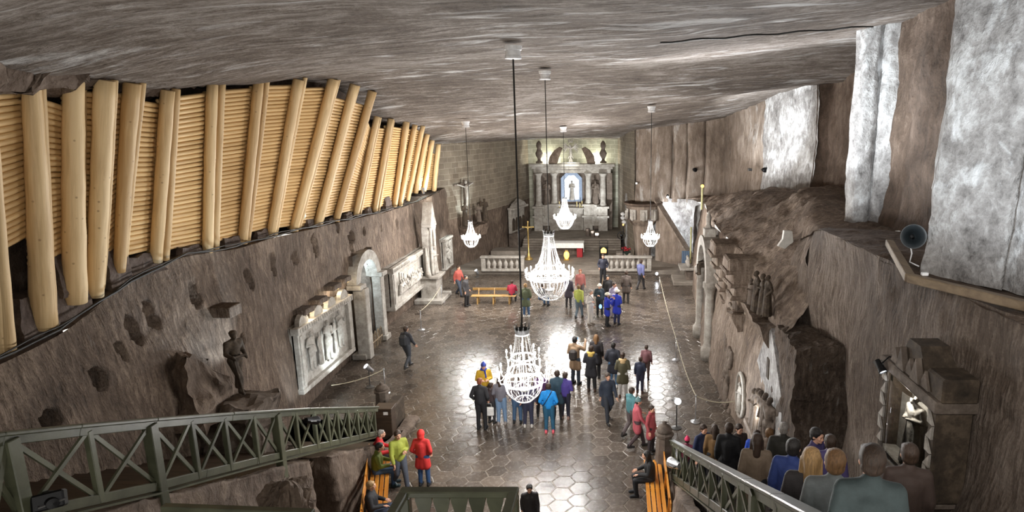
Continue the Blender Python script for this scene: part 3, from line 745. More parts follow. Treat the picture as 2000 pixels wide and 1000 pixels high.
POSES = {
 'stand': dict(armR=DOWN, armL=DOWN, legR=ST, legL=ST2), 'front': dict(armR=FRONT, armL=FRONT, legR=ST2, legL=ST, head=.02),
 'phone': dict(armR=PHONE, armL=PHONE, legR=ST, legL=ST2), 'pocket': dict(armR=POCKET, armL=POCKET, legR=ST2, legL=ST),
 'walk': dict(armR=BACKW, armL=FORW, legR=WF, legL=WB, lean=.05), 'walk2': dict(armR=FORW, armL=FRONT, legR=WB, legL=WF, lean=.04),
 'half': dict(armR=FRONT, armL=DOWN, legR=ST, legL=ST2, head=.03), 'lift': dict(armR=LIFT, armL=FRONT, legR=ST2, legL=ST),
 'sit': dict(sit=1, armR=LAP, armL=LAP, lean=.12, head=.03), 'sitback': dict(sit=1, armR=LAP, armL=LAP, lean=-.05, head=.02, foot=.08)}
def arm_caps(mb, J, k, r0, r1, r2):
    mb.cap(J['sh' + k], r0, J['el' + k], r1, 10); mb.cap(J['el' + k], r1, J['wr' + k], r2, 10)
def hand(mb, J, k, curl=.5):
    """palm, four bent fingers and a thumb"""
    s = -1 if k == 'R' else 1
    d = (J['wr' + k] - J['el' + k]).normalized(); side = V((0, -1, 0)) - d * d.dot(V((0, -1, 0)))
    if side.length < .3: side = V((0, 0, 1)) - d * d.z
    side.normalize(); nrm = d.cross(side) * s        # towards the body
    w = J['wr' + k]; pc = w + d * .05
    mb.cap(w, .024, w + d * .085, .02, 8); mb.cap(w + d * .03 + side * .022, .018, w + d * .085 + side * .028, .014, 7); mb.cap(w + d * .03 - side * .02, .016, w + d * .08 - side * .026, .013, 7)
    for q, ln in enumerate((.072, .08, .076, .06)):
        o = side * (.030 - q * .0195); a = w + d * (.088 if q < 3 else .08) + o; c = curl + q * .08
        b = a + (d * math.cos(c * .6) - nrm * math.sin(c * .6)) * ln * .5; e = b + (d * math.cos(c * 1.5) - nrm * math.sin(c * 1.5)) * ln * .5
        mb.cap(a, .0092, b, .0085, 6); mb.cap(b, .0085, e, .0072, 6)
    a = w + d * .035 + side * .028; b = a + (d * .6 + side * .6 - nrm * .3).normalized() * .04
    mb.cap(a, .012, b, .0105, 6); mb.cap(b, .0105, b + (d * .9 + side * .15 - nrm * .35).normalized() * .032, .008, 6)
def head_shape(mb, c):
    mb.ell(c + V((0, .012, .022)), (.076, .094, .092), 16, 12); mb.ell(c + V((0, -.03, -.045)), (.054, .06, .066), 14, 10); mb.ell(c + V((0, -.066, -.086)), (.026, .022, .022), 10, 8)
    mb.cap(c + V((0, -.082, .008)), .0095, c + V((0, -.104, -.03)), .0145, 8); mb.ell(c + V((0, -.084, .026)), (.05, .014, .011)); mb.ell(c + V((0, -.086, -.058)), (.024, .012, .011))
    for s in (-1, 1):
        mb.ell(c + V((s * .078, .012, -.012)), (.011, .021, .031)); mb.ell(c + V((s * .04, -.062, -.022)), (.024, .022, .022)); mb.ell(c + V((s * .03, -.079, .006)), (.012, .011, .009))
SKIN = plain('skin', (206, 158, 132), .5, 0, .06); EYE = plain('dark_eye', (34, 26, 24), .3, bump=0); LIP = plain('lips', (170, 96, 88), .45, bump=0)
FIG = {}
def figure(pose):
    """meshes of one pose: continuous skin, jacket, long coat, trousers, shoes"""
    if pose in FIG: return FIG[pose]
    J = skeleton(POSES[pose]); P = POSES[pose]; sit = P.get('sit')
    mb = MB()
    mb.cap(J['pel'], .115, J['waist'], .105, 14); mb.cap(J['waist'], .105, J['chest'], .12, 14)
    for s in ('R', 'L'):
        mb.cap(J['chest'] + V(((-1 if s == 'R' else 1) * .06, 0, 0)), .105, J['sh' + s] * .8 + J['chest'] * .2, .06, 10); mb.cap(J['neck'], .055, J['sh' + s], .05, 10)
        arm_caps(mb, J, s, .05, .038, .026); mb.cap(J['hip' + s], .09, J['kn' + s], .055, 12); mb.cap(J['kn' + s], .055, J['an' + s], .036, 12)
        mb.cap(J['an' + s] + V((0, .03, -.04)), .035, J['an' + s] + V((0, -.14, -.055)), .028, 8)
    mb.cap(J['neck'], .056, J['head'] - V((0, -.01, .06)), .052, 12); head_shape(mb, J['head'])
    me = voxel(mb, .0125, 1, 'body')
    hb = MB()
    for s in ('R', 'L'): hand(hb, J, s)
    bm = bmesh.new(); bm.from_mesh(me); t = hb.mesh('t'); fix_normals(t); bm.from_mesh(t); bm.to_mesh(me); bm.free(); bpy.data.meshes.remove(t)
    me.polygons.foreach_set('use_smooth', [True] * len(me.polygons))
    me.materials.clear(); me.materials.append(SKIN); me.materials.append(EYE); me.materials.append(LIP)
    h = J['head']
    for p in me.polygons:
        d = p.center - h
        if d.y < -.06 and min((d - V((-.03, -.09, .006))).length, (d - V((.03, -.09, .006))).length) < .0125: p.material_index = 1
        elif d.y < -.07 and abs(d.z + .058) < .009 and abs(d.x) < .024: p.material_index = 2
    out = {'body': me, 'J': J}
    def torso(mb, hem, flare):
        mb.cap(J['waist'], .15, J['chest'], .155, 14); mb.cap(J['pel'] + V((0, 0, .03)), .15 if not sit else .14, J['waist'], .148, 14)
        for s in ('R', 'L'):
            sg = -1 if s == 'R' else 1
            mb.cap(J['chest'] + V((sg * .075, 0, .0)), .125, J['sh' + s] * .75 + J['chest'] * .25, .085, 10); mb.cap(J['neck'] - V((0, 0, .02)), .075, J['sh' + s], .068, 10)
            mb.cap(J['waist'] + V((sg * .05, 0, 0)), .125, J['chest'] + V((sg * .06, 0, 0)), .125, 12); mb.cap(J['pel'] + V((sg * .065, 0, .0)), .118, J['waist'] + V((sg * .05, 0, 0)), .122, 12)
            mb.cap(J['sh' + s], .072, J['el' + s], .06, 10); mb.cap(J['el' + s], .06, J['el' + s].lerp(J['wr' + s], .93), .047, 10)
            if hem and not sit: mb.cap(J['pel'] + V((sg * .07, 0, -.05)), .125, J['pel'] + V((sg * (.085 + flare), 0, -hem)), .12, 12)
        mb.cap(J['neck'] + V((0, .005, -.01)), .078, J['neck'] + V((0, .0, .035)), .07, 12)
        if hem and not sit: mb.cap(J['pel'] + V((0, 0, -.05)), .13, J['pel'] + V((0, 0, -hem)), .13, 12)
    mb = MB(); torso(mb, 0, 0); out['jacket'] = voxel(mb, .018, 2, 'jacket')
    if not sit:
        mb = MB(); torso(mb, .3, .03); out['coat'] = voxel(mb, .02, 2, 'coat')
    mb = MB()
    for s in ('R', 'L'):
        mb.cap(J['pel'] + V(((-1 if s == 'R' else 1) * .06, .005, .03)), .125, J['hip' + s], .112, 12); mb.cap(J['hip' + s], .112, J['kn' + s], .074, 12)
        mb.cap(J['kn' + s], .074, J['an' + s] + V((0, .0, .02)), .058, 12)
    out['trousers'] = voxel(mb, .016, 2, 'trousers')
    for s in ('R', 'L'):
        mb = MB(); a = J['an' + s]
        mb.cap(a + V((0, .035, -.035)), .047, a + V((0, -.06, -.04)), .045, 10); mb.cap(a + V((0, -.06, -.042)), .045, a + V((0, -.155, -.05)), .036, 10); mb.cap(a + V((0, .02, -.02)), .046, a + V((0, .01, .05)), .048, 10)
        mb.box(tuple(a + V((0, -.05, -.075))), (.075, .235, .022))
        out['shoe' + s] = voxel(mb, .013, 1, 'shoe')
    FIG[pose] = out; return out
HAIRM = {}
def hair_mesh(kind):
    if kind in HAIRM: return HAIRM[kind]
    mb = MB(); c = V((0, 0, 0))
    if kind in ('short', 'long', 'bun', 'thin'):
        g = .006 if kind == 'thin' else .014
        mb.ell(c + V((0, .028, .036)), (.078 + g, .088 + g, .084 + g), 16, 12); mb.ell(c + V((0, .05, -.02)), (.074 + g * .8, .058 + g * .8, .07), 14, 10); mb.cap(c + V((-.04, -.042, .062)), .034, c + V((.04, -.042, .064)), .034, 8)
        if kind == 'long':
            mb.cap(c + V((0, .075, .0)), .07, c + V((0, .1, -.2)), .06, 10)
            for s in (-1, 1): mb.cap(c + V((s * .075, .02, .0)), .035, c + V((s * .085, .04, -.2)), .035, 8)
        if kind == 'bun': mb.ell(c + V((0, .12, .07)), (.045, .045, .045)); mb.cap(c + V((0, .12, .06)), .03, c + V((0, .14, -.1)), .018)
    elif kind == 'beanie':
        mb.ell(c + V((0, .018, .048)), (.09, .108, .085), 16, 12); mb.lathe([(.086, -.01), (.1, .0), (.102, .035), (.09, .045)], 16, Matrix.Translation((0, .014, .015)) @ Matrix.Diagonal((.93, 1.1, 1, 1))); mb.ell(c + V((0, .02, .145)), (.035, .035, .03))
    elif kind == 'helmet':
        mb.ell(c + V((0, .01, .05)), (.1, .125, .095), 18, 12); mb.lathe([(.0, .03), (.13, .022), (.132, .034), (.0, .05)], 20, Matrix.Translation((0, 0, .02)) @ Matrix.Diagonal((.95, 1.2, 1, 1)))
    elif kind == 'cap':
        mb.ell(c + V((0, .015, .045)), (.088, .105, .078), 16, 12); mb.cap(c + V((-.04, -.1, .04)), .016, c + V((.04, -.1, .04)), .016); mb.cap(c + V((-.03, -.14, .034)), .012, c + V((.03, -.14, .034)), .012); mb.ell(c + V((0, -.11, .04)), (.07, .06, .012))
    elif kind == 'hood':
        for q in range(10):
            a = math.pi * q / 9; b = math.pi * (q + 1) / 9
            mb.cap(c + V((.105 * math.cos(a), .06 + .07 * math.sin(a), -.13 + .0 * a)), .05, c + V((.105 * math.cos(b), .06 + .07 * math.sin(b), -.13)), .05, 8)
        mb.ell(c + V((0, .13, -.2)), (.1, .06, .09))
    elif kind == 'hoodup':
        mb.ell(c + V((0, .03, .02)), (.108, .115, .125), 16, 12); mb.cap(c + V((0, .05, -.06)), .1, c + V((0, .03, -.13)), .09, 12)
    HAIRM[kind] = voxel(mb, .013, 1, kind); return HAIRM[kind]
def cmat(rgb, r=.75): return plain('cloth_%02x%02x%02x' % tuple(int(x) for x in rgb), rgb, r, 0, .10, 22, .25)
def child(name, me, par, mat, loc=None, label=None):
    o = link(name, me, par, label)
    if loc is not None: o.location = loc
    if len(me.materials) == 0: me.materials.append(None)
    o.material_slots[0].link = 'OBJECT'; o.material_slots[0].material = mat
    return o
HAIRC = {'black': (30, 26, 24), 'brown': (58, 42, 31), 'blond': (164, 130, 86), 'grey': (142, 136, 130), 'fair': (122, 90, 58), 'red': (128, 70, 44)}
PEOPLE = []
def person(at, face, label, pose='stand', top=('jacket', (40, 42, 48)), legs=(44, 44, 50), shoes=(34, 32, 32), hair=('short', 'brown'), h=1.7, extra=(), group=None, skin=None):
    """face: heading in degrees, 0 = towards the camera end, 180 = towards the altar"""
    f = figure(pose); r = thing('person', label, 'person', at, R(face), group); k = h / 1.7 ; r.scale = (k, k, k)
    link('body', f['body'], r)
    child(top[0], f[top[0]], r, cmat(top[1])); child('trousers', f['trousers'], r, cmat(legs))
    for s in 'RL': child('shoe', f['shoe' + s], r, cmat(shoes, .5))
    hc = f['J']['head']
    if hair and hair[0] in ('beanie', 'helmet', 'cap', 'hoodup'):
        child({'hoodup': 'hood'}.get(hair[0], hair[0]), hair_mesh(hair[0]), r, cmat(hair[1]) if not isinstance(hair[1], str) else cmat(HAIRC[hair[1]]), hc)
        if hair[0] != 'hoodup': child('hair', hair_mesh('thin'), r, hairm(HAIRC['brown']), hc)
    elif hair: child('hair', hair_mesh(hair[0]), r, hairm(HAIRC[hair[1]] if isinstance(hair[1], str) else hair[1]), hc)
    for e in extra:
        if e[0] == 'hood': child('fur_hood', hair_mesh('hood'), r, cmat(e[1], .95), hc)
        if e[0] == 'scarf':
            mb = MB(); n = f['J']['neck']
            mb.tube([n + V((.085 * math.cos(a), .0 + .085 * math.sin(a), .045)) for a in [q * math.pi / 6 for q in range(12)]], .036, 8, True); mb.cap(n + V((.03, -.1, .02)), .03, n + V((.05, -.15, -.2)), .03)
            mb.build('scarf', cmat(e[1], .9), r, smooth=True)
        if e[0] == 'strap':
            J = f['J']; mb = MB(); c = J['chest']; pts = []
            for q in range(13):
                a = 2 * math.pi * q / 12; t = (1 - math.cos(a)) / 2
                top_ = J['shR'] * .65 + J['neck'] * .35 + V((0, 0, .075)); bot = J['pel'] + V((.19, 0, .02)); m = top_.lerp(bot, t); pts.append(m + V((0, -.175 * math.sin(a), 0)))
            mb.tube(pts[:-1], .013, 6, True); mb.build('bag_strap', cmat(e[1]), r, smooth=True)
    PEOPLE.append(r); return r
def stone_person(at, face, label, pose='stand', h=1.7, mat=None, cat='statue', robe=True, name='statue', parent=None, extra=None, vx=.022):
    """a carved figure: one fused mass of stone"""
    J = skeleton(POSES[pose]); mb = MB()
    mb.cap(J['waist'], .14, J['chest'], .15, 14); mb.cap(J['pel'], .14, J['waist'], .13, 12)
    for s in ('R', 'L'):
        sg = -1 if s == 'R' else 1
        mb.cap(J['chest'] + V((sg * .08, 0, 0)), .12, J['sh' + s], .08, 10); mb.cap(J['neck'], .07, J['sh' + s], .07, 10)
        mb.cap(J['sh' + s], .075, J['el' + s], .062, 10); mb.cap(J['el' + s], .062, J['wr' + s], .045, 10); mb.cap(J['wr' + s], .042, J['wr' + s] + (J['wr' + s] - J['el' + s]).normalized() * .12, .034, 8)
        if robe and not POSES[pose].get('sit'):
            for q in range(5):
                a = q * .6 - 1.2 + (0 if sg > 0 else math.pi)
                mb.cap(J['waist'] + V((.1 * math.cos(a), .08 * math.sin(a), 0)), .06, V((.21 * math.cos(a), .18 * math.sin(a), .03)), .055, 8)
        else:
            mb.cap(J['hip' + s], .12, J['kn' + s], .085, 12); mb.cap(J['kn' + s], .085, J['an' + s], .065, 12); mb.cap(J['an' + s] + V((0, .03, -.04)), .05, J['an' + s] + V((0, -.14, -.05)), .042, 8)
    if robe and not POSES[pose].get('sit'): mb.cap(J['pel'], .15, V((0, 0, .12)), .19, 14)
    mb.cap(J['neck'], .06, J['head'] - V((0, 0, .05)), .055); head_shape(mb, J['head']); mb.ell(J['head'] + V((0, .03, .035)), (.092, .1, .095))
    if extra: extra(mb, J)
    me = voxel(mb, vx, 1, 'figure'); me.materials.clear(); me.materials.append(mat or M_STATUE)
    o = link(name, me, parent); o.location = at; o.rotation_euler = (0, 0, R(face)); o.scale = (h / 1.7,) * 3
    if label: tag(o, label, cat)
    return o
# ============================================================ RAILINGS
def poly_y(pts, Y):
    for a, b in zip(pts, pts[1:]):
        if (a.y - Y) * (b.y - Y) <= 0: return lerp(a, b, (Y - a.y) / (b.y - a.y))
    a, b = (pts[0], pts[1]) if abs(Y - pts[0].y) < abs(Y - pts[-1].y) else (pts[-2], pts[-1])
    return lerp(a, b, (Y - a.y) / (b.y - a.y))
def railing(name, label, X, top, bot, posts, thick, mat, ext):
    top = [PX(x, y, X) for x, y in top]; bot = [PX(x, y, X) for x, y in bot]
    base = Vector((X, top[-1].y, 0)); r = thing(name, label, 'railing', base); L = lambda p: p - base
    mb = MB(); m2 = MB()
    for a, b in zip(top, top[1:]): mb.bar(L(a) + V((0, 0, .03)), L(b) + V((0, 0, .03)), .15, .05, ch=.012); m2.bar(L(a) - V((0, 0, .05)), L(b) - V((0, 0, .05)), .07, .11, ch=.008)
    mb.build('handrail', mat, r); m2.build('rail_board', mat, r)
    mb = MB(); m2 = MB()
    for a, b in zip(bot, bot[1:]): mb.bar(L(a), L(b), .07, .13, ch=.008); m2.bar(L(a) - V((-.02, 0, .11)), L(b) - V((-.02, 0, .11)), .12, .03)
    mb.build('bottom_rail', mat, r); m2.build('edge_strip', mat, r)
    ys = []
    for x in posts:
        Y = PX(x, lerp(800, 960, .5), X).y; ys.append((Y, x))
    for Y, x in ys:
        a = poly_y(bot, Y); b = poly_y(top, Y); big = x in thick
        w_ = .15 if big else .085
        MB().bar(L(a) - V((0, 0, ext if big else .05)), L(b) - V((0, 0, .04)), w_, w_, (1, 0, 0), .01).build('post', mat, r)
    for (ya, _), (yb, _) in zip(ys, ys[1:]):
        s = .05 if ya < yb else -.05
        a0, a1, b0, b1 = poly_y(bot, ya + s), poly_y(top, ya + s), poly_y(bot, yb - s), poly_y(top, yb - s)
        dz = V((0, 0, .05))
        MB().bar(L(a0) + dz + V((.012, 0, 0)), L(b1) - dz * 1.6 + V((.012, 0, 0)), .055, .035, (1, 0, 0)).build('brace', mat, r)
        MB().bar(L(a1) - dz * 1.6 - V((.012, 0, 0)), L(b0) + dz - V((.012, 0, 0)), .055, .035, (1, 0, 0)).build('brace', mat, r)
    return r
railing('stair_railing', 'olive green wooden railing with crossed braces down the stair under the log lining', RX,
        [(-60, 862), (0, 853), (150, 837), (300, 823), (450, 811), (600, 801), (736, 797)], [(-60, 1034), (90, 997), (300, 951), (400, 925), (500, 900), (625, 871), (736, 846)],
        [-55, 20, 178, 300, 380, 445, 502, 547, 584, 620, 645, 664, 685, 703, 721, 736], (300, 547, 20), M_GREENW, .75)
railing('stair_railing', 'olive green wooden railing with crossed braces beside the crowd on the stair', RRX,
        [(1304, 858), (1340, 878), (1400, 911), (1460, 944), (1520, 976), (1600, 1020)], [(1304, 922), (1335, 944), (1369, 968), (1400, 990), (1440, 1022)],
        [1306, 1316, 1327, 1339, 1353, 1370, 1392, 1418, 1451, 1483, 1530, 1575], (1483,), M_GREENW, .3)
# balcony of the middle landing in front of the camera
YB = 6.0; a, b = PY(790, 955, YB), PY(1003, 968, YB); zt = (a.z + b.z) / 2
r = thing('balcony_railing', 'dark olive balcony railing with spear shaped boards above the chapel floor', 'railing', ((a.x + b.x) / 2, YB, zt - 1.05)); hw = (b.x - a.x) / 2
MB().cbox((0, 0, 1.05), (hw * 2 + .1, .12, .07), .012).build('handrail', M_GREENW, r)
for s in (-1, 1): MB().cbox((s * hw, -.85, 1.05), (.1, 1.6, .07), .012).build('side_handrail', M_GREENW, r); MB().cbox((s * hw, 0, .5), (.1, .1, 1.0), .01).build('post', M_GREENW, r); MB().cbox((s * hw, -1.6, .5), (.1, .1, 1.0), .01).build('post', M_GREENW, r)
MB().cbox((0, 0, .1), (hw * 2, .07, .1), .01).build('bottom_rail', M_GREENW, r)
n = 5
for i in range(n):
    x = lerp(-hw + .1, hw - .1, (i + .5) / n); w_ = (hw * 2 - .2) / n * .5
    MB().prism([(x - w_ * .94, 1.02), (x + w_ * .94, 1.02), (x + w_ * .94, .96), (x + w_ * .25, .7), (x + w_ * .25, .5), (x + w_ * .9, .3), (x + w_ * .9, .14), (x - w_ * .9, .14), (x - w_ * .9, .3), (x - w_ * .25, .5), (x - w_ * .25, .7), (x - w_ * .94, .96)], -.018, .018).build('baluster', M_GREENW, r)
MB().box(((a.x + b.x) / 2, YB - 1.7, zt - 1.13), (hw * 2 + .3, 3.8, .16)).build('floor_landing', M_TREAD, kind='structure')
# low rail and salt boulder below the stair
a, b = PY(318, 992, 7.2), PY(612, 1003, 7.2)
r = thing('barrier_rail', 'low olive rail crossing the rock under the long stair railing', 'rail', a)
MB().bar((0, 0, 0), b - a, .1, .09, ch=.01).build('rail', M_GREENW, r)
for t in (.05, .95): MB().bar((b - a) * t - V((0, 0, .05)), (b - a) * t - V((0, 0, 1.2)), .09, .09, (1, 0, 0)).build('post', M_GREENW, r)
mb = MB().ell((0, 0, 0), (1, 1, 1), 64, 48)
for i, p in enumerate(mb.v):
    d = abs(fbm(p + V((4, 1, 7)), 1.7, 5)); e = fbm(p, 4.5, 3); q = Vector((p.x * .62, p.y * .7, p.z * 2.0))
    mb.v[i] = q + Vector((p.x, p.y, p.z * .4)) * (.42 * d - .12 + .09 * e)
bp = PY(540, 968, 10.2)
o = mb.build('salt_boulder', M_STAIRR); o.location = (bp.x, 10.4, bp.z - 2.0 + .18); tag(o, 'craggy rough salt boulder heaped against the rock under the stair railing', 'boulder')
# ============================================================ STONE NEWELS, BENCHES, ROPES
def newel(at, h, label):
    r = thing('stone_newel', label, 'post', at)
    mb = MB(); mb.cbox((0, 0, .1), (.62, .62, .2), .03); mb.build('base', M_STONED, r)
    mb = MB(); mb.lathe([(.27, .2), (.24, h * .5), (.215, h * .86), (.26, h * .88), (.27, h * .93), (.2, h * .96)], 8); mb.build('shaft', M_STONED, r)
    mb = MB(); mb.lathe([(.2, h * .96), (.22, h * 1.0), (.17, h * 1.08), (.07, h * 1.12), (.055, h * 1.14), (.07, h * 1.165), (.0, h * 1.19)], 14); mb.build('finial', M_STONED, r, smooth=True)
    return r
p = PF(1297, 934); newel((p.x, p.y + .15, 0), 1.38, 'stone newel post with domed top at the foot of the crowded stair')
p = PF(762, 858); o = MB().cbox((0, 0, .4), (.36, 1.5, .8), .04).build('stone_parapet', M_STATUE); o.location = (p.x - .2, p.y + .8, 0); tag(o, 'low dark stone parapet closing the foot of the long stair', 'parapet')
p = PF(745, 826); newel((p.x - .1, p.y + .5, 0), 1.0, 'stone newel post with domed top at the foot of the quiet stair')
def bench(at, L, label, side, mat=M_BENCHW, back=True):
    r = thing('bench', label, 'bench', at)
    for k in range(4): MB().cbox((-.19 + k * .125, 0, .44), (.1, L, .035), .008).build('seat_slat', mat, r)
    if back:
        for k in range(2): MB().cbox((-side * .3, 0, .62 + k * .17), (.035, L, .13), .008).build('back_slat', mat, r)
    for y in (-L / 2 + .2, 0, L / 2 - .2):
        mb = MB(); mb.bar((-.17, y, 0), (-.17, y, .42), .06, .06); mb.bar((.17, y, 0), (.17, y, .42), .06, .06); mb.bar((-.2, y, .39), (.2, y, .39), .05, .05)
        if back: mb.bar((-side * .24, y, .3), (-side * .28, y, .88), .05, .05)
        mb.build('leg_frame', mat, r)
    return r
bA, bB = PF(744, 905, .44), PF(735, 1010, .44); bD = (bA - bB).normalized(); bC = (bA + bB) / 2; bench((bC.x, bC.y, 0), (bA - bB).length + .9, 'varnished orange slatted bench against the rock under the long stair railing', 1).rotation_euler = (0, 0, math.atan2(-bD.x, bD.y))
print('bench', bA, bB)
bench((.92, 14.9, 0), 2.7, 'varnished orange slatted bench beside the stone newel of the crowded stair', -1)
a, b = PF(922, 592), PF(1008, 593)
r = thing('bench', 'long old yellow wooden bench without a back standing on the hexagonal tiles', 'bench', (a + b) / 2); Lb = (b - a).length
for s in (-.11, .11): MB().cbox((0, s, .44), (Lb, .19, .04), .008).build('seat_plank', M_BENCHY, r)
MB().cbox((0, .36, .72), (Lb, .03, .14), .008).build('back_plank', M_BENCHY, r)
for x in (-Lb / 2 + .35, 0, Lb / 2 - .35):
    mb = MB(); mb.bar((x, -.18, 0), (x, -.12, .42), .07, .07); mb.bar((x, .2, 0), (x, .16, .42), .07, .07); mb.bar((x, .18, .4), (x, .37, .78), .05, .05); mb.bar((x, -.12, .2), (x, .17, .2), .05, .04); mb.build('leg_frame', M_BENCHY, r)
def stanchion(at, label, h=.95):
    r = thing('rope_stanchion', label, 'stanchion', at)
    MB().lathe([(.17, 0), (.17, .02), (.05, .05)], 16).build('base', M_STEEL, r, smooth=True)
    MB().lathe([(.018, .03), (.018, h - .05)], 8).build('pole', M_STEEL, r, smooth=True)
    MB().lathe([(.03, h - .06), (.035, h - .03), (.03, h), (0, h + .02)], 10).build('cap', M_STEEL, r, smooth=True)
    return r
def rope(a, b, sag, label):
    pts = [lerp(Vector(a), Vector(b), t / 14) - V((0, 0, sag * 4 * (t / 14) * (1 - t / 14))) for t in range(15)]
    o = MB().tube(pts, .014, 6).build('rope', M_ROPE, smooth=True); tag(o, label, 'rope')
top = lambda v: (v[0], v[1], .92)
s1, s2, s3, s4, s5, s6 = PF(753, 768), PF(863, 590), PF(1320, 703), PF(1358, 824), PF(1288, 572), PF(823, 644)
stanchion(s1, 'steel rope stanchion next to the stone newel and floor lamp'); stanchion(s2, 'steel rope stanchion in front of the column shrine')
stanchion(s3, 'steel rope stanchion alone on the tiles opposite the wall arch'); stanchion(s4, 'steel rope stanchion holding the rope in front of the carved scenes'); stanchion(s5, 'steel rope stanchion at the step below the stone balustrade')
stanchion(s6, 'steel rope stanchion in front of the framed salt relief by the arched niche')
rope(top(s5), top(s3), .18, 'pale rope strung between the sanctuary step and the lone stanchion'); rope(top(s3), top(s4), .2, 'pale rope strung from the lone stanchion towards the carved scenes')
e = on_right(1440, 800); rope(top(s4), (e.x - .1, e.y, .75), .12, 'pale rope strung from the stanchion to the carved wall'); rope(top(s2), top(s6), .15, 'pale rope strung in front of the framed salt reliefs')
rope(top(s1), (-9.6, 19.9, 1.1), .1, 'short pale rope between the floor lamp stanchion and the stone newel')
# ============================================================ CHANDELIERS
def strand_mesh(name, path, r, gap=1.7):
    """beads threaded along a path in the x,z plane"""
    mb = MB(); pts = [Vector((x, 0, z)) for x, z in path]
    L = 0; seg = []
    for a, b in zip(pts, pts[1:]): seg.append((a, b, (b - a).length)); L += seg[-1][2]
    n = max(2, int(L / (r * gap)));
    for k in range(n + 1):
        d = L * k / n
        for a, b, l in seg:
            if d <= l + 1e-9: p = lerp(a, b, d / l); break
            d -= l
        q = r * (1 if k % 3 else 1.15)
        mb.add([(p.x, 0, p.z - q), (p.x + q * .8, 0, p.z), (p.x, q * .8, p.z), (p.x - q * .8, 0, p.z), (p.x, -q * .8, p.z), (p.x, 0, p.z + q)], [(0, 2, 1), (0, 3, 2), (0, 4, 3), (0, 1, 4), (5, 1, 2), (5, 2, 3), (5, 3, 4), (5, 4, 1)])
    return mb.mesh(name, M_CRYSTAL)
CACHE = {}
def cached(key, fn):
    if key not in CACHE: CACHE[key] = fn()
    return CACHE[key]
def chandelier(at, drop, style, S, label, ncand):
    r = thing('chandelier', label, 'chandelier', at)
    MB().lathe([(.0, .04), (.21, .04), (.2, -.05), (.17, -.06), (.17, -.17), (.19, -.19), (.19, -.24), (.05, -.25)], 18).build('ceiling_cup', M_WHITEM, r)
    MB().tube([(0, 0, -.2), (0, 0, -drop)], .016 if style == 'bell' else .022, 6).build('cord', M_CABLE, r)
    st = {'tier': dict(crown=.175, strands=[('neck', [(.165, -.2), (.19, -.4), (.235, -.62), (.29, -.79)], 14), ('waist', [(.27, -.82), (.29, -1.0), (.34, -1.12), (.44, -1.3), (.47, -1.44)], 16), ('basket', [(.47, -1.47), (.44, -1.65), (.36, -1.8), (.22, -1.92)], 20), ('fringe', [(.22, -1.92), (.14, -1.95), (.1, -1.9)], 10)],
                       rings=[(.165, -.2, .018), (.3, -.8, .02), (.4, -1.14, .016), (.48, -1.45, .024), (.22, -1.92, .012)], bowl=(-1.66, .13), arms=[(.3, -.78, .1, 8, .2), (.47, -1.3, .17, 0, .25)], r=.0165),
          'bell': dict(crown=.18, strands=[('neck', [(.17, -.17), (.21, -.5), (.27, -.8), (.36, -1.08), (.5, -1.33), (.68, -1.5)], 20), ('basket', [(.69, -1.68), (.66, -1.9), (.56, -2.15), (.42, -2.33), (.3, -2.42)], 28), ('inner', [(.3, -.98), (.34, -1.3), (.42, -1.55), (.5, -1.66)], 10), ('fringe', [(.3, -2.42), (.2, -2.46), (.12, -2.36), (.1, -2.2)], 12)],
                       rings=[(.17, -.16, .02), (.5, -1.34, .014), (.7, -1.6, .026), (.69, -1.68, .02), (.3, -2.42, .014)], bowl=(-2.12, .17), arms=[(.69, -1.6, .16, 0, .24)], r=.021)}[style]
    z0 = -drop + (.04 if style == 'tier' else 0)
    def part(nm, me, par=r, a=0.0, sm=None):
        o = link(nm, me, par); o.location = (0, 0, z0); o.rotation_euler = (0, 0, a); o.scale = (S, S, S); return o
    def crown():
        mb = MB(); c = st['crown']; mb.lathe([(c, -.17), (c + .01, -.1), (c + .012, -.07), (c - .01, -.07), (c - .01, -.17)], 24)
        for k in range(10):
            a = 2 * math.pi * k / 10; q = (c * math.cos(a), c * math.sin(a)); mb.cap((q[0], q[1], -.07), .022, (q[0] * 1.1, q[1] * 1.1, .0), .008, 6); mb.ell((q[0] * 1.12, q[1] * 1.12, .02), (.016, .016, .016), 6, 4)
        return mb.mesh('crown', M_GREYM)
    part('crown', cached(style + 'crown', crown))
    def rings():
        mb = MB()
        for rad, z, t in st['rings']: mb.lathe([(rad - t * .6, z - t), (rad + t * .6, z - t), (rad + t * .6, z + t), (rad - t * .6, z + t), (rad - t * .6, z - t)], 32)
        for k in range(6):
            a = math.pi * k / 3
            rad, z, t = st['rings'][-2]; mb.tube([(0, 0, z), (rad * math.cos(a), rad * math.sin(a), z)], .008, 5)
        mb.tube([(0, 0, -.1), (0, 0, st['bowl'][0])], .012, 6)
        return mb.mesh('frame', M_WHITEM)
    part('frame', cached(style + 'rings', rings))
    part('bowl', cached(style + 'bowl', lambda: MB().lathe([(0, st['bowl'][0] - .06), (st['bowl'][1] * .7, st['bowl'][0] - .04), (st['bowl'][1], st['bowl'][0]), (st['bowl'][1] * 1.05, st['bowl'][0] + .02), (0, st['bowl'][0] + .01)], 20).mesh('bowl', M_CRYSTAL, True)))
    tot = 0
    for nm, path, cnt in st['strands']:
        me = cached(style + nm, lambda: strand_mesh('bead_strand', path, st['r']))
        if S < .7: cnt = int(cnt * .6)
        for k in range(cnt): part('bead_strand', me, r, 2 * math.pi * k / cnt + (.05 if nm == 'basket' else 0))
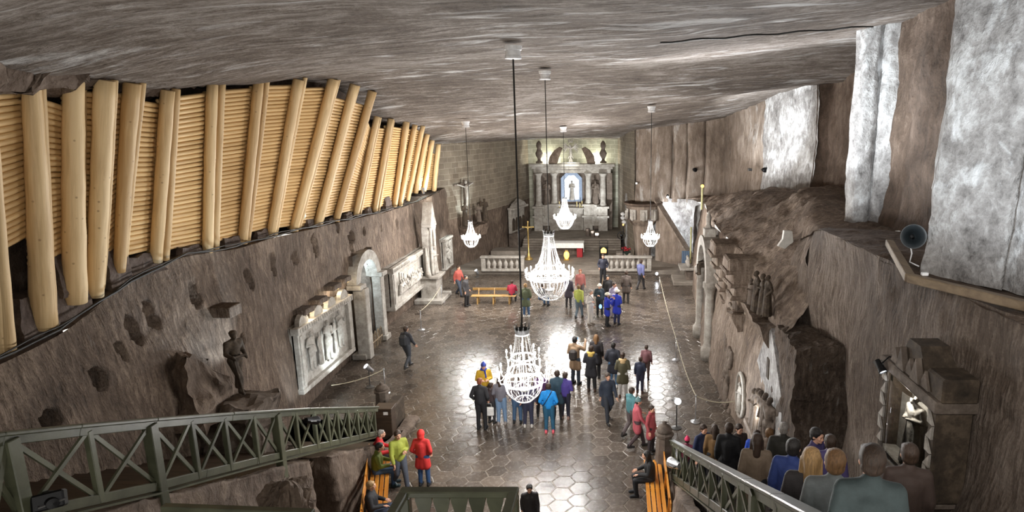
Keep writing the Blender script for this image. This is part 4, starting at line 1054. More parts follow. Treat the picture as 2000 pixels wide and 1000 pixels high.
    for rad, z, out, cnt, ch in st['arms']:
        cnt = cnt or ncand
        arm = cached((style, 'arm', rad), lambda: MB().tube([(rad, 0, z), (rad + out * .4, 0, z - .1), (rad + out * .8, 0, z - .09), (rad + out, 0, z + .0)], .011, 6).lathe([(.012, z - .01), (.04, z + .005), (.042, z + .015), (.012, z + .02)], 10, Matrix.Translation((rad + out, 0, 0))).mesh('candle_arm', M_CRYSTAL, True))
        can = cached((style, 'can', rad), lambda: MB().lathe([(.016, z + .01), (.016, z + ch * .55), (.0, z + ch * .56)], 8, Matrix.Translation((rad + out, 0, 0))).mesh('candle', M_CRYSTAL, True))
        bul = cached((style, 'bul', rad), lambda: MB().ell((rad + out, 0, z + ch * .78), (.022, .022, ch * .26), 8, 6).mesh('bulb', M_BULB, True))
        for k in range(cnt):
            a = 2 * math.pi * (k + .25) / cnt
            o = part('candle_arm', arm, r, a); c = link('candle', can, o); link('bulb', bul, o)
    # inner lamps of the crown
    return r
CHS = [((-2.4, 15, 11.32), 6.59, 'tier', 1.0, 14, 'tiered crystal chandelier hanging lowest and closest above the huddled visitors'),
       ((-2.48, 22, 11.3), 5.35, 'bell', 1.0, 20, 'largest bell shaped crystal chandelier hanging above the middle of the floor'),
       ((-3.18, 36.8, 9.36), 3.95, 'bell', .755, 14, 'crystal chandelier hanging in front of the altar picture'),
       ((-7.52, 31.8, 9.66), 4.85, 'bell', .55, 12, 'small crystal chandelier hanging by the masonry wall with the crucifix scene'),
       ((1.57, 32, 10.38), 5.58, 'bell', .55, 12, 'small crystal chandelier hanging in front of the pulpit and its stair wall')]
for at, dr, sty, S, nc, lb in CHS: chandelier(at, dr, sty, S, lb, nc)
# ============================================================ LAMPS AND SPEAKERS
def floodlight(at, tgt, label, on=True, post=0.0, s=1.0, name='spotlight', mat=None):
    r = thing(name, label, 'spotlight', at)
    d = (Vector(tgt) - Vector(at)).normalized(); q = d.to_track_quat('Z', 'Y').to_matrix().to_4x4(); q.translation = (0, 0, post)
    if post:
        MB().lathe([(.14 * s, 0), (.14 * s, .02), (.03, .05), (.02, .06), (.02, post)], 12).build('stand', M_GREYM, r)
    MB().lathe([(.0, -.2 * s), (.06 * s, -.19 * s), (.075 * s, -.05 * s), (.1 * s, .1 * s), (.1 * s, .13 * s), (.085 * s, .13 * s), (.085 * s, .09 * s), (0, .08 * s)], 14, q).build('housing', mat or M_BLACK, r, smooth=False)
    MB().lathe([(0, .1 * s), (.08 * s, .1 * s), (.08 * s, .105 * s), (0, .11 * s)], 14, q).build('lens', M_LAMPON if on else M_GREYM, r)
    mb = MB(); mb.tube([q @ V((-.11 * s, 0, 0)), q @ V((-.12 * s, 0, -.16 * s)), q @ V((.12 * s, 0, -.16 * s)), q @ V((.11 * s, 0, 0))], .012 * s, 6); mb.build('bracket', M_GREYM, r)
    return r
p = PF(723, 756); floodlight(p, (-10.9, 21, 2.2), 'floor lamp on a short stand lighting the carved relief', True, .75, 1.1, 'floor_lamp', M_STEEL)
light('relief_beam', 'SPOT', (p.x - .2, p.y - .1, .9), 130, (.82, .95, 1), .08, (-11, 22.5, 1.4), 75)
p = PF(1321, 836); floodlight(p, (2.2, 16, .8), 'floor lamp on a tall stand glaring towards the stair', True, .95, 1.2, 'floor_lamp', M_STEEL)
light('carving_beam', 'SPOT', (p.x + .3, p.y, 1.0), 170, (.9, .96, 1), .08, (4.2, 17.8, 1.6), 80)
for px, lb, tg in (((932, 541), 'small twin spotlight standing on the sanctuary step near the column shrine', (-10.5, 38, 3)), ((1282, 545), 'small twin spotlight standing on the tiles below the stone balustrade', (3, 34, 1))):
    p = PF(*px); floodlight(p, tg, lb, True, .35, 1.0, 'spotlight', M_STEEL)
p = PX(600, 821, RX); floodlight((p.x + .12, p.y, p.z), (-4, 20, 0), 'black spotlight clamped to the top of the long stair railing', True, 0, 1.0)
p = PX(72, 978, RX); r = floodlight((p.x + .15, p.y, p.z), (-10.5, p.y + 3, 4.4), 'large black boxy spotlight on the upper end of the long stair railing', False, 0, 1.0)
MB().cbox((0, 0, .0), (.3, .26, .2), .02, Matrix.Rotation(R(35), 4, 'Z') @ Matrix.Rotation(R(-25), 4, 'X')).build('hood', M_BLACK, r)
p = PX(1327, 906, RRX); floodlight((p.x - .12, p.y, p.z), (-2, 20, 0), 'silver spotlight clamped to the railing beside the crowd', True, 0, 1.3, 'spotlight', M_STEEL)
p = PX(70, 985, RX)
# speakers and boxes on the slabbed upper wall
for px, Y, lb in (((1356, 331), 43.9, 'black round speaker on the brown slab wall above the pulpit stair'), ((1491, 331), 35.5, 'black round speaker beside the cracked pale wall')):
    q = PY(px[0], px[1], Y); r = thing('wall_speaker', lb, 'speaker', (q.x, q.y - .32, q.z), R(20))
    MB().lathe([(0, -.16), (.11, -.15), (.14, 0), (.14, .12), (.12, .14), (0, .12)], 14, Matrix.Rotation(R(90), 4, 'X')).build('housing', M_BLACK, r, smooth=True)
    MB().bar((0, .1, 0), (0, .35, .0), .04, .04).build('bracket', M_BLACK, r)
q = PY(1464, 331, 36.6); o = MB().cbox((0, 0, 0), (.2, .3, .14), .02).build('junction_box', M_GREYM); o.location = (q.x, q.y - .1, q.z); tag(o, 'small grey junction box on the slab between the two black speakers', 'box')
q = PY(1243, 357, 44.6); r = thing('wall_camera', 'small white surveillance camera high on the wall near the masonry corner', 'camera', (q.x, q.y - .3, q.z)); MB().cbox((0, 0, 0), (.14, .3, .14), .02).build('housing', M_WHITEM, r); MB().bar((0, .1, 0), (0, .35, .1), .04, .04).build('bracket', M_GREYM, r)
q = PF(1782, 462, 7.75)
r = thing('horn_speaker', 'dark horn loudspeaker on the ledge at the foot of the pale rock pillar', 'speaker', q, R(-35))
hm = Matrix.Rotation(R(80), 4, 'X') @ Matrix.Rotation(R(14), 4, 'Y')
MB().lathe([(.21, .26), (.2, .24), (.13, .12), (.07, .02), (.05, -.12), (.0, -.12), (.0, -.1), (.045, -.1), (.06, .03), (.12, .13), (.2, .265), (.21, .26)], 24, hm).build('horn', plain('dark_grey_enamel', (44, 50, 54), .4), r, smooth=True)
MB().lathe([(0, -.3), (.09, -.28), (.1, -.14), (.05, -.1)], 16, hm).build('driver', M_BLACK, r, smooth=True); MB().bar((0, .05, -.05), (.22, .2, -.02), .05, .03).build('bracket', M_BLACK, r)
o = MB().tube([q + V((0, .05, -.12)), q + V((.02, .0, -.3)), q + V((-.05, -.1, -.43)), q + V((.02, -.3, -.46))], .012, 6).build('speaker_cable', M_WHITEM, smooth=True); tag(o, 'thin pale cable hanging from the horn loudspeaker to the timber', 'cable')
a, b, c = PF(1737, 474, 7.3), PF(1777, 543, 7.32), PF(2040, 606, 7.36)
for i, (s, e, lb) in enumerate(((a, b, 'short squared timber on the ledge running up to the horn loudspeaker'), (b, c, 'long squared timber along the ledge at the foot of the pale rock pillar'))):
    o = MB().bar((0, 0, 0), e - s, .15, .13, ch=.012).build('timber_beam', M_BEAM); o.location = s; tag(o, lb, 'beam')
q = b + V((.1, -.1, .1)); o = MB().cbox((0, 0, 0), (.1, .07, .05), .01).build('cable_box', M_WHITEM); o.location = q + V((.05, -.05, .0)); tag(o, 'tiny white cable box on the end of the long ledge timber', 'box')
# ============================================================ LEFT WALL CARVINGS
def panel_frame(px, off):
    """four corner pixels TL,TR,BR,BL on the left wall -> Y0,Y1,z0,z1 at a common X"""
    P = [on_left(x, y, off) for x, y in px]
    return P
def wall_box(mb, X, y0, y1, z0, z1, d, ch=.02):
    mb.cbox((X + d / 2, (y0 + y1) / 2, (z0 + z1) / 2), (d, abs(y1 - y0), abs(z1 - z0)), ch); return mb
def framed_relief(label, X, y0, y1, z0, z1, w=.25, fig=None, arches=0):
    b = V((X, (y0 + y1) / 2, z0)); r = thing('wall_relief', label, 'relief', b); L = lambda m: [v - b for v in m.v]
    def B(nm, mb, mat, par=r, smooth=False): mb.v = L(mb); return mb.build(nm, mat, par, smooth=smooth)
    B('back_panel', wall_box(MB(), X - .3, y0, y1, z0, z1, .34), M_STONE)
    mb = MB(); wall_box(mb, X, y0, y1, z0, z0 + w * .6, .2); B('sill', mb, M_STONE)
    mb = MB(); wall_box(mb, X - .05, y0, y0 + w, z0 + w * .6, z1 - w * .8, .24); wall_box(mb, X + .19, y0 + w * .25, y0 + w * .75, z0 + w, z1 - w, .03); B('side_frame', mb, M_STONE)
    mb = MB(); wall_box(mb, X - .05, y1 - w, y1, z0 + w * .6, z1 - w * .8, .24); B('side_frame', mb, M_STONE)
    mb = MB(); wall_box(mb, X - .05, y0 - .05, y1 + .05, z1 - w * .8, z1, .3)
    n = int((y1 - y0) / .16)
    for k in range(n): mb.ell((X + .26, lerp(y0 + .1, y1 - .1, k / (n - 1)), z1 - w * .4), (.03, .05, w * .25), 8, 6)
    B('cornice', mb, M_STONE)
    for k in range(arches):
        c = lerp(y0, y1, (k + .5) / arches); mb = MB(); mb.prism([(c + .34 * math.cos(t * math.pi / 10), z1 + .34 * math.sin(t * math.pi / 10)) for t in range(11)], 0, .16, Matrix(((0, 1, 0, X), (1, 0, 0, 0), (0, 0, 1, 0), (0, 0, 0, 1))))
        B('arched_crest', mb, M_STONE)
    return r, b
# first relief with standing carved figures
A = panel_frame([(565, 642), (668, 572), (672, 688), (578, 772)], .0)
y0, y1 = (A[0].y + A[3].y) / 2, (A[1].y + A[2].y) / 2; z1 = (A[0].z + A[1].z) / 2; z0 = (A[2].z + A[3].z) / 2
RELX = -10.85
print('relief1', A, y0, y1, z0, z1)
r, b = framed_relief('large framed salt relief of standing figures under four small rock corbels', RELX, y0, y1, z0, z1, .3, None, 4)
hh = (z1 - z0) * .62
for k, (t, pose, h, fc) in enumerate(((.2, 'half', .95, 80), (.34, 'stand', .8, 100), (.5, 'lift', 1.05, 70), (.62, 'front', .9, 110), (.74, 'phone', 1.0, 75))):
    y = lerp(y0, y1, t); o = stone_person((.16, y - b.y, (z1 - z0) * .2 * (1.2 - .3 * (k == 2)) ), fc, None, pose, 1.7 * h * hh / 1.7, M_STONE, robe=(k % 2 == 1), name='carved_figure', parent=r, vx=.03)
    o.scale = (o.scale[0], o.scale[1] * .6, o.scale[2])
for k, (x, y) in enumerate(((583, 609), (611, 589), (640, 562), (660, 548))):
    p = on_left(x, y); o = MB().cbox((.0, 0, 0), (.62, .62, .2), .02).build('rock_corbel', M_NEAR); o.location = (p.x + .1, p.y, p.z + .05)
    tag(o, '%s of four brown rock corbels stepping up above the large framed relief' % ('lowest', 'second lowest', 'second highest', 'highest')[k], 'corbel')
    light('corbel_light', 'POINT', (p.x + .32, p.y + .12, p.z - .14), 9, (1, .86, .62), .05)
    o = MB().ell((0, 0, 0), (.05, .07, .035), 10, 6).build('small_lamp', M_WARMON, smooth=True); o.location = (p.x + .27, p.y + .2, p.z - .08); tag(o, 'tiny warm lamp under the %s rock corbel above the large framed relief' % ('lowest', 'second lowest', 'second highest', 'highest')[k], 'lamp')
p = on_left(425, 606); o = MB().cbox((0, 0, 0), (.7, .55, .3), .02).build('rock_corbel', M_NEAR); o.location = (p.x + .15, p.y, p.z); tag(o, 'lone dark stone corbel jutting from the wall above the miner statue', 'corbel')
# arched niche surround
y0, y1 = NICHE; ym = (y0 + y1) / 2; ra = (y1 - y0) / 2; zs = NICHE_TOP - ra
r = thing('arch_surround', 'carved round arch around the blue lit wall niche with a low fence', 'arch', (-10.85, ym, 0))
mb = MB(); n = 18; w_ = .42
for k in range(n):
    a0, a1 = math.pi * k / n, math.pi * (k + 1) / n
    q = [(ra * math.cos(a), zs + ra * math.sin(a)) for a in (a0, a1)]; o_ = [((ra + w_) * math.cos(a), zs + (ra + w_) * math.sin(a)) for a in (a1, a0)]
    c = q + o_
    mb.hexa([(-.35, c[i][0], c[i][1]) for i in range(4)] + [(.16, c[i][0], c[i][1]) for i in range(4)])
mb.build('archivolt', M_STONE, r)
for s in (-1, 1):
    m2 = MB(); m2.cbox((.05 + (.2 if s < 0 else 0), s * (ra + .26), zs / 2), (.4 + (.12 if s < 0 else 0), .42, zs), .03); m2.build('pilaster', M_STONE, r)
    m2 = MB(); m2.cbox((.08, s * (ra + .26), zs + .06), (.62, .6, .2), .03); m2.build('capital', M_STONE, r); m2 = MB(); m2.cbox((.06, s * (ra + .26), .12), (.6, .58, .24), .03); m2.build('pilaster_base', M_STONE, r)
r = thing('niche_fence', 'low wooden picket fence closing the foot of the arched niche', 'fence', (-10.7, ym, 0))
for k in range(6):
    y = lerp(-ra + .12, ra - .12, k / 5); m2 = MB(); m2.tube([(0, y - .1, 0), (0, y - .1, .5), (0, y - .05, .66), (0, y, .72), (0, y + .05, .66), (0, y + .1, .5), (0, y + .1, 0)], .028, 6); m2.build('picket', M_BEAM, r)
MB().bar((0, -ra, .3), (0, ra, .3), .05, .05).build('rail', M_BEAM, r)
stone_person((-12.1, ym + .1, .9), 80, 'pale carved figure standing inside the blue lit arched niche', 'half', 1.6, M_STONE)
o = MB().cbox((0, 0, .45), (.8, .9, .9), .04).build('plinth', M_STONED); o.location = (-12.1, ym + .1, 0); tag(o, 'dark stone plinth inside the arched niche', 'plinth')
light('niche_light', 'POINT', (-11.5, ym - .2, 3.3), 90, (.72, .9, 1), .1)
# second relief
A = panel_frame([(746, 524), (820, 482), (823, 558), (752, 604)], .0)
y0, y1 = (A[0].y + A[3].y) / 2, (A[1].y + A[2].y) / 2; z1 = (A[0].z + A[1].z) / 2; z0 = (A[2].z + A[3].z) / 2
print('relief2', y0, y1, z0, z1)
r, b = framed_relief('framed salt relief of a crowded low row of figures between arch and column shrine', -10.85, y0, y1, z0, z1, .32)
mb = MB(); rs = random.Random(5); hh = z1 - z0
for k in range(13):
    y = lerp(y0, y1, .2 + .6 * k / 12) - b.y; z = hh * (.34 + rs.uniform(-.02, .05)); mb.cap((.1, y, z - .1), .12, (.12, y + rs.uniform(-.1, .1), z + .2), .1, 8); mb.ell((.16, y, z + .36 + rs.uniform(-.05, .1)), (.08, .08, .1)); mb.cap((.16, y, z + .18), .05, (.24, y + rs.uniform(-.25, .25), z + rs.uniform(0, .2)), .04, 6)
mb.cap((.1, (y0 - b.y) * .62, hh * .29), .09, (.1, (y1 - b.y) * .62, hh * .29), .09)
me = voxel(mb, .035, 1, 'row'); me.materials.clear(); me.materials.append(M_STONE); link('carved_figures', me, r)
mb = MB()
for k, t in enumerate((.3, .22, .14)): mb.cbox((.06 + .03 * k, 0, hh * .62 + 0 * k), (.06, (y1 - y0) * (.55 - .08 * k), hh * (.3 - .06 * k)), .01)
mb.build('carved_ceiling', M_STONE, r)
light('relief_lamp', 'SPOT', (-9.9, (y0 + y1) / 2, z1 + .5), 90, (1, .97, .9), .06, (-10.9, (y0 + y1) / 2, z0 + .4), 95)
# column shrine
A = on_left(848, 578); B_ = PX(846, 580, -10.3)
cy = B_.y + .2; r = thing('column_shrine', 'tall carved column shrine with gable roof and figure niche on a stone pedestal', 'shrine', (-10.35, cy, 0))
mb = MB(); mb.cbox((0, 0, .12), (1.5, 2.1, .24), .03); mb.cbox((-.05, 0, .75), (.9, 1.15, 1.2), .03); mb.cbox((0, 0, 1.4), (1.15, 1.4, .16), .03); mb.build('pedestal', M_STONE, r)
mb = MB(); mb.cbox((-.15, 0, 2.9), (.35, .8, 2.9), .02)
mb.build('shaft', M_STONE, r)
for s in (-1, 1):
    m2 = MB(); m2.lathe([(.1, 1.48), (.085, 1.6), (.08, 3.9), (.11, 4.0), (.13, 4.1)], 12, Matrix.Translation((.16, s * .33, 0))); m2.build('column', M_STONE, r, smooth=True)
    m2 = MB(); m2.cap((.0, s * .62, 1.55), .16, (-.05, s * .56, 2.2), .1); m2.cap((-.05, s * .56, 2.2), .1, (-.1, s * .52, 3.0), .05); m2.ell((.02, s * .66, 1.62), (.12, .16, .14)); m2.build('volute', M_STONE, r, smooth=True)
m2 = MB(); m2.cbox((.0, 0, 4.2), (.55, 1.0, .16), .02); m2.prism([(-.52, 4.28), (.52, 4.28), (.3, 4.72), (.1, 5.25), (0, 5.45), (-.1, 5.25), (-.3, 4.72)], -.25, .25, Matrix(((0, 1, 0, 0), (1, 0, 0, 0), (0, 0, 1, 0), (0, 0, 0, 1)))); m2.build('gable', M_STONE, r)
stone_person((-10.16, cy, 1.52), 80, 'slim pale carved figure standing in the column shrine', 'front', 1.5, M_STONE)
light('shrine_lamp', 'POINT', (-9.75, cy - .1, 4.0), 14, (1, .96, .85), .06)
# third relief
A = panel_frame([(857, 472), (892, 455), (893, 522), (862, 548)], .0)
y0, y1 = A[0].y + .1, min(A[1].y, 40.0); z1, z0 = A[0].z + .1, max(.7, A[3].z)
print('relief3', A)
r, b = framed_relief('pale salt relief of tangled figures beyond the column shrine', -10.85, y0, y1, z0, z1, .2)
mb = MB()
for k in range(11):
    y = rs.uniform(-.36, .36) * (y1 - y0); z = rs.uniform(.3, .75) * (z1 - z0); a = rs.uniform(0, 6.3); mb.cap((.1, y, z), .11, (.14, y + .45 * math.cos(a), z + .45 * math.sin(a)), .07, 8); mb.ell((.14, y + .1, z + .2), (.09, .09, .11))
me = voxel(mb, .035, 1, 'tangle'); me.materials.clear(); me.materials.append(M_STONE); link('carved_figures', me, r)
light('relief_lamp', 'SPOT', (-9.7, (y0 + y1) / 2, z1 + .9), 110, (.92, 1, .98), .06, (-10.9, (y0 + y1) / 2, z0 + .5), 95)
# miner statue on its rock
ps = PX(462, 782, -9.75)
mb = roughbox('m', [(-1.0, -.6, -1.9), (.75, -.8, -1.9), (.75, .8, -1.9), (-1.0, .8, -1.9), (-.6, -.55, 0), (.5, -.5, -.05), (.55, .5, .0), (-.6, .5, .05)], .12, .2, M_STONED)
for i, v in enumerate(mb.v): mb.v[i] = v * 1.0
o = mb.build('statue_rock', M_STONED); o.location = (ps.x - .05, ps.y + .25, ps.z - .05); tag(o, 'dark rough rock pedestal carrying the miner statue', 'rock')
def pick(mb, J):
    mb.cap(J['wrR'] + V((0, -.03, .05)), .03, V((-.12, -.42, .02)), .022, 8); mb.ell(J['head'] + V((0, .01, .07)), (.105, .12, .07)); mb.cap(J['wrL'], .04, J['wrR'] + V((.03, 0, 0)), .04, 8)
POSES['miner'] = dict(armR=((.06, -.03, -.27), (-.02, -.24, -.06)), armL=((.07, .02, -.27), (-.06, -.2, -.1)), legR=((.1, -.3), (.1, -.26, .02)), legL=((.09, .08), (.1, .22)), lean=.03, head=.03)
stone_person((ps.x - .03, ps.y + .2, ps.z + .16), 62, 'dark stone statue of a miner leaning on his tool on a rock', 'miner', 1.62, M_STATUE, extra=pick, robe=False)
mb = roughbox('m', [(-.5, -.9, -1), (.4, -.9, -1), (.35, .9, -1), (-.5, .9, -1), (-.5, -.4, .75), (-.1, -.5, .8), (-.1, .4, .3), (-.5, .4, .3)], .14, .2, M_STAIRR); p = PX(400, 720, -10.3); o = mb.build('rock_slab', M_STAIRR); o.location = (p.x, p.y, p.z - .3); tag(o, 'sloping brown rock slab leaning on the wall behind the miner statue', 'rock')
p = on_left(415, 625, .2); light('statue_beam', 'SPOT', (ps.x + .4, ps.y + 1.6, ps.z + .3), 180, (.75, .9, 1), .06, (p.x, p.y, p.z + .2), 80)
light('relief_wash', 'SPOT', (-9.4, 19.0, .4), 110, (.85, .95, 1), .06, (-11.0, 20.6, 2.2), 80)
# ============================================================ SANCTUARY
YA = 51.6
ax = lambda x, y: PY(x, y, YA)
def alt(x, y, dy=0): q = PY(x, y, YA); return V((q.x, YA + dy, q.z))
al = thing('altar_wall', 'tall carved salt altar wall with columns and cornice at the far end', 'altar', (ax(1117, 455).x, YA, .9)); ab = Vector(al.location)
AL = lambda v: V(v) - ab
def abox(mb, x0, y0, x1, y1, d0, d1, ch=.02):
    p, q = ax(x0, y0), ax(x1, y1); mb.cbox(tuple(AL(((p.x + q.x) / 2, YA + (d0 + d1) / 2, (p.z + q.z) / 2))), (abs(q.x - p.x), abs(d1 - d0), abs(q.z - p.z)), ch); return mb
abox(MB(), 1040, 338, 1196, 458, .35, 1.2).build('back_panel', M_STONED, al)
mb = MB(); abox(mb, 1034, 320, 1201, 325, -.35, 1.2); abox(mb, 1038, 325, 1197, 330, -.2, 1.2); abox(mb, 1042, 330, 1193, 338, -.05, 1.2); mb.build('cornice', M_STONE, al)
for x in (1053, 1083, 1149, 1178):
    inner = x in (1083, 1149); d = -.1 if not inner else .1
    p0, p1 = ax(x, 402 if not inner else 398), ax(x, 338); rr = .23; M = Matrix.Translation(AL((p0.x, YA + d, 0)))
    zb, zt = p0.z - ab.z, p1.z - ab.z; M = Matrix.Translation((p0.x - ab.x, d, 0))
    m2 = MB(); m2.lathe([(rr * 1.4, zb), (rr * 1.4, zb + .1), (rr * 1.15, zb + .2), (rr, zb + .3), (rr * 1.02, lerp(zb, zt, .4)), (rr * .88, zt - .45), (rr * 1.0, zt - .4), (rr * .9, zt - .35), (rr * 1.2, zt - .12), (rr * 1.5, zt - .05), (rr * 1.5, zt)], 16, M); m2.build('column', M_STONE, al, smooth=True)
    m2 = MB(); ph = 402 if not inner else 398
    abox(m2, x - 9, ph + 4, x + 9, 458, d - .35, .5); abox(m2, x - 12, ph, x + 12, ph + 4, d - .45, .5); abox(m2, x - 12, 420, x + 12, 424, d - .45, .5); abox(m2, x - 12, 452, x + 12, 458, d - .45, .5); m2.build('pedestal', M_STONE, al)
abox(MB(), 1090, 400, 1140, 458, .0, .6).build('altar_base', M_STONE, al)
# picture niche with chamfered head
def chpoly(x0, y0, x1, y1, c):
    p, q = AL(ax(x0, y0)), AL(ax(x1, y1)); k = c; return [(p.x, q.z), (q.x, q.z), (q.x, p.z - k), (q.x - k, p.z), (p.x + k, p.z), (p.x, p.z - k)]
o_, i_ = chpoly(1095, 337, 1137, 394, .45), chpoly(1101, 343, 1131, 391, .38)
mb = MB(); n = 6
for k in range(n):
    l = (k + 1) % n; mb.hexa([(o_[k][0], .45, o_[k][1]), (o_[l][0], .45, o_[l][1]), (i_[l][0], .45, i_[l][1]), (i_[k][0], .45, i_[k][1]), (o_[k][0], .12, o_[k][1]), (o_[l][0], .12, o_[l][1]), (i_[l][0], .2, i_[l][1]), (i_[k][0], .2, i_[k][1])])
mb.build('picture_frame', plain('blue_grey_salt', (132, 146, 168), .5), al)
gl = NT('backlit_salt_glass'); v = gl.coords(); f = gl.noise(v, 3.0, 6, .7); f2 = gl.noise(v, 14, 4, .7)
col = gl.ramp(gl.math('ADD', gl.math('MULTIPLY', f, .6), gl.math('MULTIPLY', f2, .4)), [(.38, (120, 136, 154)), (.52, (196, 208, 222)), (.62, (244, 248, 252))]); gl.link(col, gl.b.inputs['Emission Color']); gl.b.inputs['Emission Strength'].default_value = .8
M_BACKLIT = gl.out(col, .3)
MB().prism(chpoly(1100, 342, 1132, 392, .38), .3, .34).build('backlit_panel', M_BACKLIT, al)
stone_person((ax(1117, 391).x - ab.x, .22, ax(1117, 391).z - ab.z), 0, None, 'front', 1.55, M_STONE, name='carved_figure', parent=al, vx=.035)
# attic above the cornice: curved pediment pieces, crest, side vases
for s, pts in ((-1, [(1071, 319), (1074, 306), (1083, 293), (1092, 287), (1098, 290), (1094, 300), (1090, 310), (1088, 319)]), (1, [(1163, 319), (1160, 306), (1152, 294), (1142, 287), (1136, 290), (1141, 300), (1145, 310), (1147, 319)])):
    mb = MB(); mb.prism([(AL(ax(*q)).x, AL(ax(*q)).z) for q in pts], -.25, .5); mb.build('pediment_scroll', M_DARKR, al)
cx_ = ax(1115, 319); r = thing('eagle_crest', 'carved pale eagle crest under a crown above the altar cornice', 'crest', (cx_.x, YA - .1, cx_.z))
mb = MB(); k = 1.55
mb.cap((0, 0, .5 * k), .13, (0, 0, .8 * k), .09, 10); mb.cap((0, 0, .82 * k), .08, (-.07, -.04, .95 * k), .06, 8); mb.cap((-.08, -.04, .96 * k), .035, (-.16, -.05, .93 * k), .015, 6); mb.cap((0, 0, .5 * k), .1, (0, 0, .2 * k), .06, 8)
for s in (-1, 1):
    mb.cap((s * .08, 0, .78 * k), .08, (s * .3, 0, .88 * k), .07, 8)
    for q in range(6): a = R(75 - q * 24); mb.cap((s * .26, 0, .82 * k), .05, (s * (.3 + .34 * math.cos(a)), -.02, .8 * k + .42 * math.sin(a) * (1 if a > 0 else 1.25)), .035, 6)
    mb.cap((s * .06, 0, .42 * k), .05, (s * .22, -.02, .24 * k), .03, 6)
    for q in range(3): mb.cap((s * .03 * q, 0, .25 * k), .04, (s * .09 * q, -.02, .06 * k), .03, 6)
me = voxel(mb, .022, 1, 'eagle'); me.materials.clear(); me.materials.append(M_STONE); link('eagle', me, r)
mb = MB(); mb.lathe([(.16, 1.06 * k), (.18, 1.1 * k), (.18, 1.13 * k), (.16, 1.13 * k)], 14)
for q in range(8): a = q * math.pi / 4; mb.cap((.17 * math.cos(a), .17 * math.sin(a), 1.12 * k), .03, (.2 * math.cos(a), .2 * math.sin(a), 1.24 * k), .02, 6)
mb.build('crown', M_STONE, r)
mb = MB(); mb.prism([(-.75, 0), (.75, 0), (.72, .08), (.4, .1), (-.4, .1), (-.72, .08)], -.2, .2); mb.build('base', M_STONE, r)
for x, lb in ((1053, 'carved stone vase on the altar cornice at the masonry niche side'), (1178, 'carved stone vase on the altar cornice at the pulpit side')):
    q = ax(x, 319); o = MB().lathe([(.26, 0), (.28, .12), (.14, .2), (.12, .35), (.26, .6), (.3, .8), (.2, 1.0), (.14, 1.15), (.22, 1.35), (.2, 1.55), (.08, 1.75), (0, 1.8)], 16).build('stone_vase', M_STONED, smooth=True); o.location = (q.x, YA + .1, q.z); tag(o, lb, 'vase')
for x, yb, lb, ps_ in ((1068, 400, 'grey carved saint statue between the two altar columns nearer the masonry niche', 'front'), (1163, 399, 'grey carved saint statue holding a greenish staff between altar columns', 'half')):
    q = ax(x, yb); o = stone_person((q.x, YA + .05, q.z), 0, lb, ps_, 1.95, M_STONED, vx=.03)
    b_ = MB(); abox(b_, x - 8, yb, x + 8, 440, -.3, .4); b_.build('statue_bracket', M_STONE, al)
for x, y0_, y1_ in ((1093, 405, 393), (1127, 403, 393), (1133, 407, 396), (1137, 404, 392)):
    q0, q1 = alt(x, y0_, -.2), alt(x, y1_, -.2); o = MB().lathe([(.03, 0), (.03, q1.z - q0.z), (0, q1.z - q0.z + .03)], 8).build('candle', plain('cream_wax', (214, 190, 130), .5)); o.location = q0 - V((0, 0, 0)); tag(o, 'tall cream candle standing under the altar picture', 'candle', 'altar candles')
o = MB().cbox((0, 0, 0), (2.3, .5, .06), .01).build('altar_shelf', M_STONE); q = alt(1115, 406, -.2); o.location = (q.x, YA - .1, q.z - .0); tag(o, 'stone shelf carrying candles under the altar picture', 'shelf')
light('altar_glow', 'POINT', (ax(1072, 319).x, 52.35, ax(1075, 314).z), 95, (1, 1, .84), .1)
light('altar_glow', 'POINT', (ax(1164, 319).x, 52.35, ax(1160, 314).z), 95, (1, 1, .84), .1)
light('crest_light', 'POINT', (ax(1115, 319).x, YA - .9, ax(1115, 316).z), 30, (1, 1, .9), .1)
light('altar_wash', 'SPOT', (ax(1170, 470).x, 47.8, 1.2), 900, (.93, .98, 1), .1, (ax(1150, 370).x, YA, 5), 90)
# steps of dark wood beside the altar steps
for k, x in enumerate((1148, 1158, 1166)):
    p = PY(x, 456 + k * 4, 49.2 - k * .4); o = MB().cbox((0, 0, .35), (.3, .5, .7), .03).build('prie_dieu', M_TREAD); o.location = (p.x, p.y, max(.28, p.z - .3)); tag(o, 'dark wooden kneeler on the altar steps, %s from the altar' % ORD[k], 'kneeler')
# altar table
p = PF(1101, 503, .28); q = PF(1139, 503, .28); tx = (PF(1072, 503, .28).x + q.x) / 2; tw = q.x - PF(1072, 503, .28).x
r = thing('altar_table', 'altar table with stone legs and dark red cloth panel in the sanctuary', 'table', (tx, p.y + .4, .28))
mb = MB(); mb.cbox((0, 0, .98), (tw, .95, .08), .02); mb.build('table_top', M_STONE, r)
for s in (-1, 1): MB().cbox((s * (tw / 2 - .25), 0, .47), (.4, .7, .94), .02).build('leg', M_STONED if s < 0 else M_RED, r)
MB().cbox((0, .2, .47), (tw - .6, .1, .9), .02).build('back_board', M_STONED, r)
mb = MB(); mb.cbox((0, 0, 1.035), (tw + .08, 1.0, .03), .008)
mb.box((0, -.505, .87), (tw + .08, .012, .34)); mb.box((tw / 2 + .045, 0, .72), (.012, 1.0, .62)); o = mb.build('tablecloth', M_CLOTHW); o.location = r.location; tag(o, 'white altar cloth draped over the altar table', 'tablecloth')
q = PF(1107, 507, .28)
